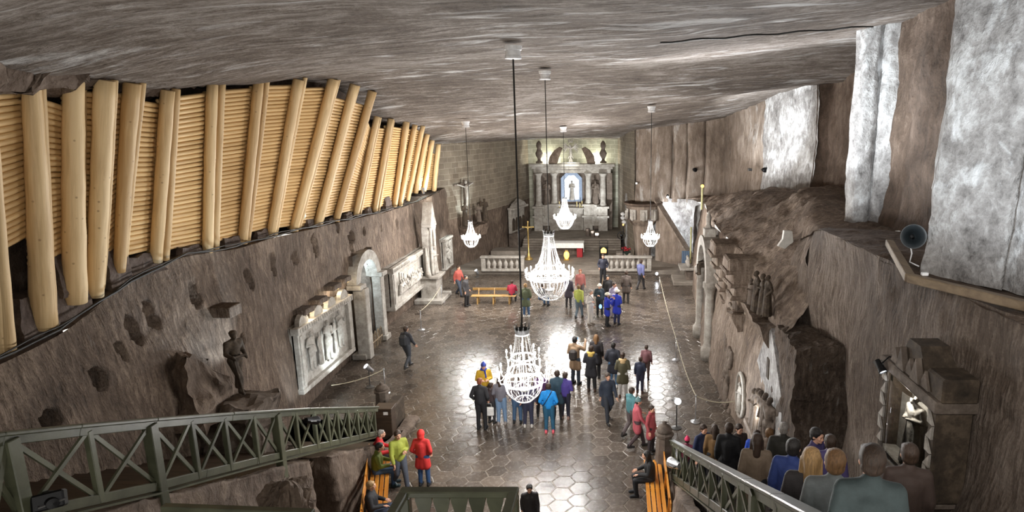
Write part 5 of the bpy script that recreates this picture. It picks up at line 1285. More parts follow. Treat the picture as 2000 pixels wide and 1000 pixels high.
def lantern(at, h, label):
    r = thing('icon_lantern', label, 'lantern', at); w_ = h * .55
    MB().ell((0, 0, h * .5), (w_ * .5, w_ * .4, h * .42), 14, 10).build('lit_glass', M_WARMON, r, smooth=True)
    mb = MB(); mb.cbox((0, 0, h * .04), (w_, w_, h * .08), .01); mb.cbox((0, 0, h * .95), (w_ * .5, w_ * .5, h * .1), .01)
    for a in (-1, 1):
        for b_ in (-1, 1): mb.bar((a * w_ * .42, b_ * w_ * .42, 0), (a * w_ * .2, b_ * w_ * .2, h * .95), .015, .015)
    mb.build('cage', M_GOLD, r); return r
lantern((q.x, q.y - .15, .28), .7, 'glowing amber lantern on the floor in front of the altar table')
q = PF(1179, 508, .28); r = thing('icon_stand', 'small black stand with an amber lit arched icon beside the stone balustrade', 'stand', (q.x, q.y + .3, .28))
mb = MB(); mb.cbox((0, 0, .45), (.6, .5, .9), .02); mb.build('case', M_BLACK, r)
MB().prism([(-.18, .5), (.18, .5), (.2, .7), (.1, .84), (0, .88), (-.1, .84), (-.2, .7)], -.275, -.255).build('lit_icon', M_WARMON, r)
mb = MB(); mb.bar((-.28, .1, .9), (-.28, .1, 1.3), .03, .03); mb.bar((.28, .1, .9), (.28, .1, 1.3), .03, .03); mb.bar((-.28, .1, 1.3), (.28, .1, 1.3), .03, .03); mb.bar((-.28, .1, 1.1), (.28, .1, 1.1), .03, .03); mb.build('rail', M_BLACK, r)
# processional cross
p = PF(1033, 507, .28); r = thing('standing_crucifix', 'gilded crucifix on a tall pole with a carved foot in the sanctuary', 'crucifix', p); q = PY(1033, 433, p.y); h = q.z - .28
mb = MB(); mb.lathe([(.3, 0), (.26, .1), (.12, .2), (.1, .4), (.05, .5), (.045, h * .62)], 12); mb.build('pole', M_GOLD, r, smooth=True)
mb = MB(); mb.cbox((0, 0, h * .8), (.07, .05, h * .4), .01); mb.cbox((0, 0, h * .86), (.72, .05, .07), .01)
for c in ((-.36, h * .86), (.36, h * .86), (0, h)): mb.ell((c[0], 0, c[1]), (.06, .04, .06))
mb.build('cross', M_GOLD, r)
mb = MB(); mb.cap((0, -.06, h * .66), .035, (0, -.07, h * .84), .05, 8); mb.ell((0, -.08, h * .91), (.045, .05, .06)); 
for s in (-1, 1): mb.cap((s * .04, -.06, h * .84), .03, (s * .28, -.05, h * .87), .02, 6)
mb.build('carved_body', M_GOLD, r, smooth=True)
# balustrades
def balustrade(x0, x1, ypx, label):
    a = PF(x0, ypx, .28); b = PF(x1, ypx, .28); Lb = b.x - a.x; r = thing('stone_balustrade', label, 'balustrade', ((a.x + b.x) / 2, a.y, .28))
    MB().cbox((0, 0, .08), (Lb, .42, .16), .02).build('plinth', M_STONE, r); MB().cbox((0, 0, .92), (Lb + .1, .44, .12), .02).build('top_rail', M_STONE, r)
    for s in (-1, 1): MB().cbox((s * (Lb / 2 - .14), 0, .5), (.28, .36, .78), .02).build('end_post', M_STONE, r)
    n = max(3, int(Lb / .42)); me = MB().lathe([(.12, .16), (.12, .2), (.08, .24), (.13, .38), (.15, .48), (.1, .62), (.065, .74), (.1, .8), (.12, .82), (.12, .86)], 14).mesh('baluster', M_STONE, True)
    for k in range(n): o = link('baluster', me, r); o.location = (lerp(-Lb / 2 + .45, Lb / 2 - .45, k / (n - 1)), 0, 0)
balustrade(941, 1024, 529, 'stone balustrade on the masonry wall side of the sanctuary opening'); balustrade(1181, 1272, 529, 'stone balustrade on the pulpit side of the sanctuary opening')
# masonry wall group: crucifix scene
def on_san(x, y, off=.4):
    best = None
    for (x0, y0_), (x1, y1_) in zip(SLP, SLP[1:]):
        d = ray(x, y); dx, dy = x1 - x0, y1_ - y0_; det = d[0] * (-dy) - (-dx) * d[1]
        if abs(det) < 1e-9: continue
        t = (x0 * (-dy) - (-dx) * y0_) / det; s = (d[0] * y0_ - d[1] * x0) / det
        if -.02 <= s <= 1.02 and t > 0 and (best is None or t < best[0]): best = (t, V((d[0] * t, d[1] * t, H + d[2] * t)), V((dy, -dx, 0)).normalized())
    return best[1] + best[2] * off
p0, p1 = on_san(902, 412, .25), on_san(904, 350, .25); r = thing('wall_crucifix', 'pale stone crucifix on the blue lit rock beside the masonry wall', 'crucifix', p0, R(62)); h = p1.z - p0.z
mb = MB(); mb.cbox((0, 0, h / 2), (.14, .1, h), .02); mb.cbox((0, 0, h * .86), (1.9, .1, .13), .02); mb.build('cross', M_STONED, r)
mb = MB(); mb.cap((0, -.14, .35), .07, (.04, -.16, h * .45), .1, 8); mb.cap((.04, -.16, h * .45), .11, (0, -.18, h * .78), .13, 10); mb.ell((-.06, -.22, h * .93), (.09, .1, .12)); 
for s in (-1, 1): mb.cap((s * .1, -.16, h * .78), .06, (s * .75, -.12, h * .88), .04, 8)
me = voxel(mb, .03, 1, 'c'); me.materials.clear(); me.materials.append(M_STONE); link('carved_body', me, r)
for x, y, lb, fc, hgt in ((895, 440, 'dark robed stone statue kneeling beside the wall crucifix', 60, 1.55), (922, 432, 'grey robed stone statue below the wall crucifix', 20, 1.2), (934, 430, 'dark robed stone statue raising its hands on the altar side of the wall crucifix', 10, 1.5)):
    q = on_san(x, y, .55); stone_person(q, fc, lb, 'lift' if x == 934 else 'front', hgt, M_STATUE if x != 922 else M_STONED, vx=.03)
q = on_san(912, 440, .35); d_ = (V((-8.95, 46.6, 0)) - V((-10.6, 41.6, 0))).normalized(); mb = roughbox('s', [(-.9, -.35, -.7), (1.2, -.35, -.7), (1.2, .3, -.7), (-.9, .3, -.7), (-1.1, -.45, 0), (1.5, -.45, 0), (1.5, .3, 0), (-1.1, .3, 0)], .15, .12, M_STONED)
o = mb.build('rock_shelf', M_LEFT); o.location = q; o.rotation_euler = (0, 0, math.atan2(d_.y, d_.x)); tag(o, 'rough rock shelf carrying the statues below the wall crucifix', 'shelf')
light('crucifix_beam', 'SPOT', tuple(on_san(905, 425, 1.4)), 200, (.85, .97, 1), .06, tuple(on_san(900, 375, 0)), 85)
# choir stall in the side wall of the sanctuary
q = on_san(1003, 486, .35); q = on_san(1003, 486, .7); r = thing('choir_stall', 'carved stone choir stall with arched panels under the masonry of the sanctuary', 'stall', (q.x, q.y, .28), R(76))
MB().cbox((0, .1, .55), (2.6, .8, 1.1), .03).build('base', M_STONED, r); MB().cbox((0, .35, 1.9), (2.6, .25, 2.0), .02).build('back_panel', M_STONE, r)
for k in range(4):
    x = lerp(-.95, .95, k / 3); m2 = MB(); m2.prism([(x - .22, 1.25), (x + .22, 1.25), (x + .22, 1.95), (x + .12, 2.15), (x, 2.2), (x - .12, 2.15), (x - .22, 1.95)], .16, .26); m2.build('arched_panel', M_STATUE, r)
m2 = MB(); m2.cbox((0, .2, 2.95), (2.8, .6, .16), .03); m2.prism([(-1.3, 3.03), (1.3, 3.03), (.9, 3.3), (.3, 3.45), (0, 3.6), (-.3, 3.45), (-.9, 3.3)], .05, .35); m2.build('canopy', M_STONE, r)
for x, y, lb in ((985, 492, 'low flat stone step slab beside the masonry wall in the sanctuary'),):
    q = PF(990, 500, .28); o = MB().cbox((0, 0, .16), (2.6, 1.4, .32), .03).build('stone_step', M_PAVE); o.location = (q.x + .1, q.y + .9, .28); tag(o, lb, 'step')
# ============================================================ PULPIT AND RIGHT WALL
q = PY(1246, 440, 44.0); r = thing('pulpit', 'carved rock pulpit projecting from the wall beside the small chandelier', 'pulpit', (q.x + .35, 43.7, .28)); pb_ = Vector(r.location)
zt = PY(1250, 395, 43.6).z - .28
mb = MB(); mb.lathe([(.5, 0), (.55, .3), (.6, 1.2), (.75, zt - 1.6), (1.1, zt - 1.2), (1.15, zt - .3), (1.15, zt - .2)], 8); mb.build('body', M_SLAB, r)
mb = MB(); mb.lathe([(1.25, zt - .2), (1.35, zt - .1), (1.35, zt), (1.1, zt), (1.05, zt - .12), (0, zt - .12)], 16); mb.build('rim', M_DARKR, r)
for k in range(5):
    a = R(-170 + k * 40); c = V((1.13 * math.cos(a), 1.13 * math.sin(a), zt - .75)); m2 = MB(); m2.cbox((0, 0, 0), (.5, .08, .7), .02, Matrix.Translation(c) @ Matrix.Rotation(a + math.pi / 2, 4, 'Z')); m2.ell(tuple(c * 1.0 + V((.05 * math.cos(a), .05 * math.sin(a), .12))), (.1, .1, .13)); m2.cap(tuple(c + V((.05 * math.cos(a), .05 * math.sin(a), -.3))), .12, tuple(c + V((.05 * math.cos(a), .05 * math.sin(a), 0))), .1); m2.build('carved_panel', M_STONE, r)
# steps and parapet of the pulpit stair
A, B_ = PY(1282, 392, 43.2), PY(1352, 505, 41.0)
pts = [(A.x, A.y, A.z), (B_.x, B_.y, B_.z)]
mb = MB(); d_ = (B_ - A); nrm = V((d_.y, -d_.x, 0)).normalized()
mb.hexa([A + nrm * .05 - V((0, 0, A.z - .28)), B_ + nrm * .05 - V((0, 0, B_.z - .28)), B_ - nrm * .3 - V((0, 0, B_.z - .28)), A - nrm * .3 - V((0, 0, A.z - .28)), A + nrm * .05, B_ + nrm * .05, B_ - nrm * .3, A - nrm * .3])
mb.bar(A + V((0, 0, .05)), B_ + V((0, 0, .05)), .5, .1)
o = mb.build('stair_parapet', M_SLAB); tag(o, 'sloping rock parapet of the pulpit stair below the bright lit wall', 'parapet')
for k in range(6):
    c = lerp(A, B_, (k + .4) / 6); light('step_light', 'POINT', (c.x + .12, c.y + .75, c.z - .3), 36, (.88, .94, 1), .07)
    o = MB().cbox((0, 0, -.6), (.7, .5, .9), .02).build('stair_step', M_PAVE); o.location = (c.x + .2, c.y + .55, c.z - .75); tag(o, 'stone step behind the sloping pulpit parapet, %s from the top' % ORD[k], 'step', 'steps of the pulpit stair')
q = PY(1305, 390, 42.6); r = thing('wall_spotlight', 'small bright spotlight at the top of the lit pulpit stair wall', 'spotlight', (q.x, 43.1, 4.75)); MB().lathe([(0, -.12), (.08, -.1), (.1, .1), (0, .1)], 12, Matrix.Rotation(R(120), 4, 'X')).build('housing', M_BLACK, r); MB().ell((0, -.1, -.06), (.07, .05, .07)).build('lens', M_LAMPON, r, smooth=True)
p = PF(1347, 516, .28); r = thing('blue_gate', 'small blue slatted gate at the foot of the pulpit stair', 'gate', (PY(1339, 500, 40.6).x, 40.6, .3))
MB().cbox((0, 0, .62), (.5, .03, 1.1), .01).build('gate_panel', plain('blue_grey_paint', (78, 96, 118), .5), r)
for k in range(4): MB().bar((-.2 + .13 * k, -.025, .1), (-.2 + .13 * k, -.025, 1.15), .035, .02).build('slat', plain('blue_grey_paint_light', (98, 116, 138), .5), r)
q = PF(1352, 528, .0); r = thing('yellow_pole', 'tall pale yellow pole standing by the foot of the pulpit stair', 'pole', (PY(1348, 530, 39.6).x, 39.6, 0)); MB().tube([(0, 0, 0), (0, 0, 3.2)], .05, 8).build('pole', plain('pale_yellow_paint', (170, 166, 118), .5), r, smooth=True); MB().lathe([(.2, 0), (.2, .04), (.05, .08)], 14).build('foot', M_GREYM, r)
q = PY(1371, 392, 37.5); r = thing('beacon_pole', 'short post with a yellow lit lamp on the ledge above the wall arch', 'lamp', (q.x, 37.5, 4.9)); MB().tube([(0, 0, -.3), (0, 0, 1.0)], .06, 8).build('pole', plain('pale_yellow_paint', (170, 166, 118), .5), r); MB().ell((0, -.02, 1.08), (.1, .1, .1)).build('lamp_head', M_WARMON, r, smooth=True)
# sconce lamp stand of the pulpit: tall electric light with shade, red flowers
q = PF(1216, 520, .28); r = thing('lamp_standard', 'tall black standard with crystal lamps and a round mirror beside the pulpit', 'lamp', (PY(1217, 505, 42.6).x, 42.6, .28))
mb = MB(); mb.lathe([(.25, 0), (.25, .04), (.05, .1)], 14); mb.tube([(0, 0, .05), (0, 0, 2.7)], .03, 8); mb.build('pole', M_BLACK, r)
for k in range(3): a = k * 2.1; MB().lathe([(0, 2.6 + k * .28), (.14, 2.7 + k * .28), (.16, 2.8 + k * .28), (.05, 2.9 + k * .28)], 12, Matrix.Translation((.06 * math.cos(a), .06 * math.sin(a), 0))).build('lamp_shade', M_CRYSTAL, r, smooth=True)
MB().ell((0, -.1, 2.6), (.05, .05, .07)).build('bulb', M_WARMON, r, smooth=True)
mb = MB(); mb.tube([(.26 * math.cos(t * math.pi / 9) - .12, -.05, 1.85 + .26 * math.sin(t * math.pi / 9)) for t in range(18)], .03, 6, True); mb.ell((-.12, -.04, 1.85), (.1, .05, .1)); mb.build('round_mirror', M_BLACK, r, smooth=True)
r = thing('flower_pot', 'dark pot of red flowers on the pulpit steps', 'flowers', (PY(1224, 492, 42.9).x, 42.9, .6)); MB().lathe([(.18, 0), (.26, .35), (.28, .36), (.22, .33), (0, .3)], 12).build('pot', plain('dark_green_glaze', (46, 62, 54), .4), r, smooth=True)
mb = MB()
for k in range(14): mb.ell((rs.uniform(-.3, .3), rs.uniform(-.2, .2), .42 + rs.uniform(0, .2)), (.08, .08, .07), 8, 6)
mb.build('blossoms', M_RED, r, smooth=True)
for k, (x, y, s) in enumerate(((1212, 470, 1.0),)):
    o = MB().cbox((0, 0, .3), (1.0, .8, .6), .03).cbox((-.3, -.5, .12), (1.8, .8, .24), .03).build('pulpit_step', M_PAVE); o.location = (PY(1215, 500, 42.8).x + .1, 43.1, .28); tag(o, 'two low stone steps at the foot of the pulpit', 'step')
# ---- carved arch on the right wall
Yc = 26.6; rr_ = 1.25; r = thing('wall_arch', 'carved arched doorway with round columns standing out of the salt wall', 'arch', (right_x(Yc, 1.5), Yc, 0)); zs = 3.3
mb = MB(); n = 18
for k in range(n):
    a0, a1 = math.pi * k / n, math.pi * (k + 1) / n; c = [(rr_ * math.cos(a), zs + rr_ * math.sin(a)) for a in (a0, a1)] + [((rr_ + .42) * math.cos(a), zs + (rr_ + .42) * math.sin(a)) for a in (a1, a0)]
    mb.hexa([(.6, q[0], q[1]) for q in c] + [(-.32, q[0], q[1]) for q in c])
mb.build('archivolt', M_STONE, r)
MB().prism([(rr_ * math.cos(t * math.pi / 14), zs + rr_ * math.sin(t * math.pi / 14)) for t in range(15)], -.06, .3, Matrix(((0, 1, 0, 0), (1, 0, 0, 0), (0, 0, 1, 0), (0, 0, 0, 1)))).build('tympanum', M_STONED, r)
MB().cbox((.12, 0, zs / 2), (.3, rr_ * 2, zs), .02).build('door_panel', M_STONED, r)
for s in (-1, 1):
    M = Matrix.Translation((-.12, s * (rr_ + .2), 0)); m2 = MB(); m2.lathe([(.32, 0), (.32, .5), (.26, .55), (.2, .7), (.19, 2.6), (.17, 2.75), (.26, 3.05), (.3, 3.1), (.3, 3.3)], 14, M); m2.build('column', M_STONE, r, smooth=True)
m2 = MB(); m2.cbox((.0, 0, zs + rr_ + .55), (.5, .5, .4), .03); m2.lathe([(.2, 0), (.1, .2), (.12, .5), (0, .8)], 10, Matrix.Translation((-.05, 0, zs + rr_ + .7))); m2.build('keystone', M_STONE, r)
stone_person((right_x(Yc, 1.5) - .12, Yc - .25, zs + .05), -80, 'small carved figure sitting in the head of the wall arch', 'sit', 1.35, M_STATUE, vx=.03)
for k, (x, y, lb) in enumerate(((1352, 560, 'carved stone console table on the wall between pulpit stair and wall arch'),)):
    q = V((right_x(38.2, .6), 38.2, 0)); r = thing('stone_console', lb, 'console', q); MB().cbox((-.35, 0, .95), (1.1, 1.5, .16), .03).build('top', M_STONE, r); MB().cbox((-.2, 0, .45), (.6, 1.0, .9), .03).build('base', M_STONED, r); MB().cbox((-.6, 0, .12), (1.4, 2.0, .24), .03).build('step', M_PAVE, r)
    for q_ in range(3): MB().lathe([(.1, 1.03), (.13, 1.2), (.05, 1.35), (.09, 1.5), (0, 1.62)], 10, Matrix.Translation((-.35, -.5 + q_ * .5, 0))).build('finial', M_STONE, r, smooth=True)
# stepped rock corbels
for k, (x, lb) in enumerate(((1428, 'stepped rock corbel hanging from the wall next to the arch'), (1462, 'stepped rock corbel hanging from the wall above the statue group'))):
    q = on_right(x + 2, 490); xx = right_x(q.y, 4); mb = MB(); Wd = .95
    for j in range(5):
        dpt = .75 - .12 * j; mb.v += []; mb.cbox((xx + .35 - dpt / 2 + .0, q.y, 5.05 - .45 * j), (dpt + .5, Wd - .06 * j, .5), .06)
        mb.cbox((xx + .35 - dpt / 2 - .1, q.y, 4.85 - .45 * j), (dpt + .5, Wd - .06 * j + .06, .14), .04)
    for i, p in enumerate(mb.v): mb.v[i] = p + V((fbm(p, 1.4), fbm(p + V((4, 4, 4)), 1.4), fbm(p + V((1, 8, 2)), 1.4))) * .08
    o = mb.build('rock_corbel', M_RIGHT); tag(o, lb, 'corbel')
# statues on the right wall
def rstat(x, y, lb, pose, h, fc, mat=M_STONED, off=-.22, shelf=True):
    q = on_right(x, y, off); stone_person(q, fc, lb, pose, h, mat, vx=.026)
    return q
st_ = [rstat(1438, 606, 'grey carved figure standing under the stepped corbel, holding something', 'phone', 1.15, -90), rstat(1466, 606, 'carved kneeling robed figure at the arch end of the statue group', 'front', 1.0, -60), rstat(1476, 612, 'tall dark robed figure in the middle of the statue group', 'half', 1.3, -95, M_STATUE), rstat(1488, 614, 'dark bowed robed figure next to the tallest one of the statue group', 'front', 1.2, -110, M_STATUE), rstat(1497, 616, 'slender robed figure at the rock block end of the statue group', 'pocket', 1.15, -80, M_STATUE)]
for (a, b_, lb) in ((st_[0], st_[0], 'short rock shelf under the single carved figure'), (st_[1], st_[4], 'long rock shelf under the statue group')):
    y0_, y1_ = min(a.y, b_.y) - .45, max(a.y, b_.y) + .45; z_ = (a.z + b_.z) / 2; xx = right_x((y0_ + y1_) / 2, z_)
    mb = roughbox('s', [(xx - .2, y0_, z_ - .6), (xx + .3, y0_, z_ - .6), (xx + .3, y1_, z_ - .6), (xx - .2, y1_, z_ - .6), (xx - .5, y0_, z_ - .02), (xx + .3, y0_, z_ - .02), (xx + .3, y1_, z_ - .02), (xx - .5, y1_, z_ - .02)], .12, .07, M_RIGHT)
    o = mb.build('rock_shelf', M_RIGHT); tag(o, lb, 'shelf')
# foliage carving
mb = MB()
mb.tube([on_right(1412 + 18 * math.sin(t / 12 * 5) * .4 + 14 * t / 12, lerp(648, 816, t / 12)) for t in range(13)], .09, 6)
for k in range(46):
    t = k / 45; q = on_right(1412 + 18 * math.sin(t * 5) * .4 + 14 * t + rs.uniform(-8, 8), lerp(650, 815, t)); mb.ell((q.x - .02, q.y, q.z), (.1, rs.uniform(.1, .2), rs.uniform(.1, .18)), 8, 6)
me = voxel(mb, .035, 1, 'f'); me.materials.clear(); me.materials.append(M_STONED); link('leaf_carving', me, None, 'climbing band of carved stone leaves beside the oval relief', 'carving')
q = on_right(1450, 772); r = thing('oval_relief', 'pale oval salt relief with a seated figure on the carved wall', 'relief', (q.x, q.y, q.z), R(-88))
mb = MB(); mb.tube([(.5 * math.cos(a), -.06, .72 * math.sin(a)) for a in [t * math.pi / 12 for t in range(24)]], .07, 8, True); mb.build('oval_frame', M_STONE, r, smooth=True); MB().ell((0, .02, 0), (.48, .08, .7), 20, 12).build('ground', M_STONE, r, smooth=True)
stone_person((0, -.08, -.55), 0, None, 'front', 1.0, M_STONE, name='carved_figure', parent=r, vx=.028)
y0_, y1_ = on_right(1474, 760).y, on_right(1533, 790).y; ya, yb = max(y0_, y1_), min(y0_, y1_)
print('panel', ya, yb)
r = thing('pale_relief_panel', 'tall pale salt panel with a crowd of standing carved figures beside the rock block', 'relief', (right_x((ya + yb) / 2, 1.5) - .0, (ya + yb) / 2, 0)); pb2 = Vector(r.location); hw = (ya - yb) / 2
MB().prism([(-hw, .2), (hw, .2), (hw, 2.7), (hw * .5, 3.6), (0, 4.2), (-hw * .6, 3.3), (-hw, 2.7)], -.06, .3, Matrix(((0, 1, 0, 0), (1, 0, 0, 0), (0, 0, 1, 0), (0, 0, 0, 1)))).build('panel', M_PALE, r)
MB().cbox((-.06, .1, 3.0), (.06, .26, .6), .02).build('window_niche', M_STATUE, r)
for k, (t, z, h, ps_) in enumerate(((.75, .75, 1.2, 'front'), (.45, .8, 1.35, 'stand'), (.15, .85, 1.45, 'half'), (-.15, .9, 1.5, 'pocket'), (-.5, .9, 1.6, 'stand'))):
    stone_person((-.18, hw * t, z), -90 + 8 * k, None, ps_, h, M_STONED, name='carved_figure', parent=r, robe=(k != 4), vx=.026)
MB().cbox((-.15, 0, .78), (.5, hw * 2, .14), .03).build('base', M_STONED, r)
light('panel_light', 'POINT', (right_x(16.9, 1.5) - .35, 16.75, 1.6), 16, (1, .95, .85), .05)
q = PY(1532, 482, 19.6); mb = MB(); mb.prism([(-.22, -.07), (.08, -.18), (.25, .08), (.2, .4), (-.05, .42), (-.08, .15)], -.08, .08); o = mb.build('broken_salt_slab', M_CLOTHW if False else plain('bright_salt', (206, 204, 198), .6)); o.location = q + V((0, 0, .1)); tag(o, 'bright white broken salt slab lying on the rock slope', 'slab')
# ---- shrine on the near wall
r = thing('wall_shrine', 'gabled wall shrine with glass front and zigzag carved frame on the picked rock', 'shrine', (4.64, 9.15, 4.3)); 
def S(v): return V(v)
x0, x1, hw, hh = -.22, .3, .8, 1.42
MB().cbox((.24, 0, hh / 2), (.08, hw * 2, hh), .02).build('back_panel', M_STONE, r)
MB().cbox(((x0 + x1) / 2, 0, -.06), (x1 - x0, hw * 2 + .1, .14), .02).build('sill', M_STONED, r)
for s in (-1, 1):
    MB().cbox(((x0 + x1) / 2, s * hw, hh / 2), (x1 - x0, .22, hh), .02).build('side_post', M_STATUE, r)
    m2 = MB()
    for k in range(6):
        z = .14 + k * .215
        m2.prism([(s * hw - .08, z), (s * hw + .08, z), (s * hw + (.08 if k % 2 else -.08), z + .2)], x0 - .035, x0 + .01, Matrix(((0, 1, 0, 0), (1, 0, 0, 0), (0, 0, 1, 0), (0, 0, 0, 1))))
    m2.build('zigzag_ornament', M_STONE, r)
m2 = MB(); m2.cbox(((x0 + x1) / 2, 0, hh + .08), (x1 - x0 + .1, hw * 2 + .3, .18), .02); m2.build('lintel', M_STONED, r)
m2 = MB(); m2.prism([(-.5, hh + .17), (.5, hh + .17), (.42, hh + .35), (.18, hh + .72), (-.18, hh + .72), (-.42, hh + .35)], x0 + .04, x1, Matrix(((0, 1, 0, 0), (1, 0, 0, 0), (0, 0, 1, 0), (0, 0, 0, 1)))); m2.build('gable_block', M_STATUE, r)
m2 = MB(); m2.cbox(((x0 + x1) / 2 + .02, -hw + .08, hh + .33), (x1 - x0, .5, .36), .03); m2.build('corner_block', M_STATUE, r)
m2 = MB()
for k in range(5): a = -.5 + k * .25; m2.prism([(a - .14, hh + .2), (a + .14, hh + .2), (a, hh + .46 + .1 * (k % 2))], x0 - .02 - .03 * (k % 2), x0 + .14, Matrix(((0, 1, 0, 0), (1, 0, 0, 0), (0, 0, 1, 0), (0, 0, 0, 1))))
m2.build('zigzag_crest', M_STONED, r)
m2 = MB(); m2.hexa([(x0 + .2, -hw * .5, -.75), (x1, -hw * .5, -.75), (x1, hw * .5, -.75), (x0 + .2, hw * .5, -.75), (x0, -hw, -.12), (x1, -hw, -.12), (x1, hw, -.12), (x0, hw, -.12)]); m2.build('bracket', M_STONED, r)
gm = bpy.data.materials.new('clear_glass'); gm.use_nodes = True; gb = gm.node_tree.nodes['Principled BSDF']; gb.inputs['Transmission Weight'].default_value = 1; gb.inputs['Roughness'].default_value = .02; gb.inputs['IOR'].default_value = 1.1; gb.inputs['Base Color'].default_value = (.92, .96, 1, 1)
m2 = MB(); m2.lathe([(.68, 0.02), (.68, hh)], 14, Matrix.Translation((x0 + .1, 0, 0)) @ Matrix.Diagonal((.4, 1, 1, 1)), R(95), R(265)); m2.build('glass_front', gm, r, smooth=True)
MB().cbox((x0 + .2, 0, .06), (.36, hw * 1.6, .14), .02).build('inner_step', M_STONE, r)
stone_person((4.64 + x0 + .2, 9.15, 4.3 + .13), -80, 'pale robed statue lit from above inside the glass fronted shrine', 'front', 1.16, M_STONE, vx=.02)
q = V((4.64 + x0 - .12, 9.15 + hw - .05, 4.3 + hh + .02)); sr = floodlight(q, (4.5, 9.4, 5.2), 'small black spotlight on a curved arm at the top of the shrine', True, 0, .7)
MB().tube([(0, 0, .05), (.1, -.05, .2), (.35, -.1, .2)], .012, 6).build('arm', M_BLACK, sr)
light('shrine_light', 'POINT', (4.64 + x0 + .02, 9.2, 4.3 + hh - .08), 12, (1, .95, .84), .03)
# lights of the right side
for (x, y, z), e, tg, an in (((4.9, 31.0, 7.9), 800, (8.0, 33.5, 10.3), 100), ((5.6, 36.6, 6.0), 300, (7.6, 38.0, 10.5), 80), ((3.8, 16.6, 8.6), 620, (7.0, 18.0, 10.2), 72), ((5.35, 13.4, 7.6), 420, (6.6, 17.5, 10), 80)):
    light('upper_wall_fill', 'SPOT', (x, y, z), e, (.88, .95, 1), .12, tg, an)  # added spots without fixtures, stand-ins for the cool wash on the upper walls
light('near_pillar_fill', 'SPOT', (1.2, 5.6, 8.3), 1000, (.84, .93, 1), .15, (6.0, 9.4, 11.6), 80)  # unseen spot hung in mid-air, added to brighten the near pillar
light('ceiling_fill', 'SPOT', (3.6, 22.0, 8.2), 800, (.95, .97, 1), .2, (3.0, 17.0, 11.8), 130)  # spot without a fixture, added to lift the ceiling
light('post_lamp', 'POINT', (-10.75, 36.6, 6.1), 60, (.95, 1, .92), .08)
p = PX(826, 372, -10.75); floodlight((p.x, p.y, p.z), (-11.2, p.y + .8, 7.5), 'small bright spotlight at the foot of the last log uprights', True, 0, 1.0, 'spotlight', M_STEEL)
light('near_wall_fill', 'SPOT', (.6, 2.0, 10.2), 620, (1, .97, .93), .3, (5.1, 12.0, 6.9), 62)  # unseen spot added above the landing to brighten the near rock wall
# ============================================================ VISITORS
BLK, NAVY, JEAN, DK, TEAL = (26, 27, 31), (30, 36, 58), (66, 92, 124), (44, 42, 44), (44, 74, 86)
fl = lambda x, y, z=0: PF(x, y, z)
P_ = person
P_(fl(1178, 555), 0, 'person in a dark navy jacket standing alone in front of the amber icon stand', 'pocket', ('jacket', (34, 36, 50)), BLK, h=1.84)
P_(fl(897, 578), 60, 'person in a red jacket walking near the column shrine steps', 'walk', ('jacket', (158, 74, 64)), (58, 64, 76), h=1.75)
P_(fl(912, 598), 75, 'person in dark clothes standing at the end of the yellow bench', 'stand', ('coat', (52, 50, 52)), DK, hair=('short', 'black'), h=1.7)
b_ = PF(1000, 593); P_((b_.x, b_.y + .12, 0), 180, 'person in a crimson top sitting on the long yellow bench, seen from behind', 'sit', ('jacket', (150, 30, 56)), DK, hair=('short', 'brown'), h=1.68)
P_(fl(1028, 619), 175, 'fair haired person in a green jacket, jeans and white shoes seen from behind', 'pocket', ('coat', (92, 100, 76)), JEAN, (224, 222, 218), ('short', 'blond'), h=1.74)
P_(fl(1058, 600), 150, 'person in jeans sitting half hidden behind the largest chandelier', 'sit', ('jacket', (60, 60, 66)), JEAN, hair=('short', 'brown'), h=1.7)
P_(fl(1111, 600), 170, 'thin person in dark clothes standing behind the largest chandelier', 'stand', ('coat', (62, 56, 66)), DK, h=1.7)
P_(fl(1134, 588), 10, 'person in a faded red jacket standing behind the yellow green jacket', 'stand', ('jacket', (150, 88, 82)), (90, 80, 80), hair=('short', 'red'), h=1.78)
P_(fl(1131, 622), 165, 'person in a bright yellow green jacket near the largest chandelier', 'walk', ('jacket', (166, 174, 84)), (96, 110, 120), hair=('short', 'fair'), h=1.72)
P_(fl(1153, 634), 60, 'grey haired person in white clothes with a dark belt bag', 'half', ('jacket', (206, 200, 192)), (204, 198, 190), (120, 110, 100), ('short', 'grey'), 1.76, (('strap', (40, 38, 36)),))
P_(fl(1171, 618), 10, 'person in dark teal clothes and a white helmet within the small group', 'half', ('jacket', (44, 58, 66)), (38, 42, 46), (60, 56, 40), ('helmet', (226, 222, 208)), 1.7)
P_(fl(1186, 637), 110, 'woman in a bright blue coat with white helmet and black tights', 'phone', ('coat', (36, 52, 166)), BLK, BLK, ('helmet', (228, 222, 204)), 1.66)
P_(fl(1205, 634), 150, 'person in a bright blue jacket with white helmet and dark trousers', 'half', ('coat', (36, 54, 172)), (30, 36, 70), BLK, ('helmet', (228, 224, 210)), 1.74)
P_(fl(1199, 620), 40, 'person in a pale lilac coat standing behind the two bright blue coats', 'half', ('coat', (176, 170, 190)), (170, 164, 176), (90, 84, 84), ('short', 'brown'), 1.82)
P_(fl(1187, 600), 5, 'black haired person in a black jacket behind the white helmets', 'stand', ('jacket', (34, 32, 34)), DK, hair=('short', 'black'), h=1.74)
P_(fl(1223, 592), 175, 'person in a dark brown coat standing apart beyond the small group', 'stand', ('coat', (72, 62, 56)), (40, 38, 38), hair=('short', 'brown'), h=1.8)
P_(fl(1251, 566), 150, 'person in a purple blue jacket walking by the stone balustrade', 'walk', ('jacket', (92, 96, 136)), DK, hair=('short', 'brown'), h=1.78)
P_(fl(797, 718), 160, 'person in dark clothes walking alone by the framed relief', 'walk2', ('jacket', (48, 50, 56)), (62, 66, 72), hair=('short', 'brown'), h=1.72)
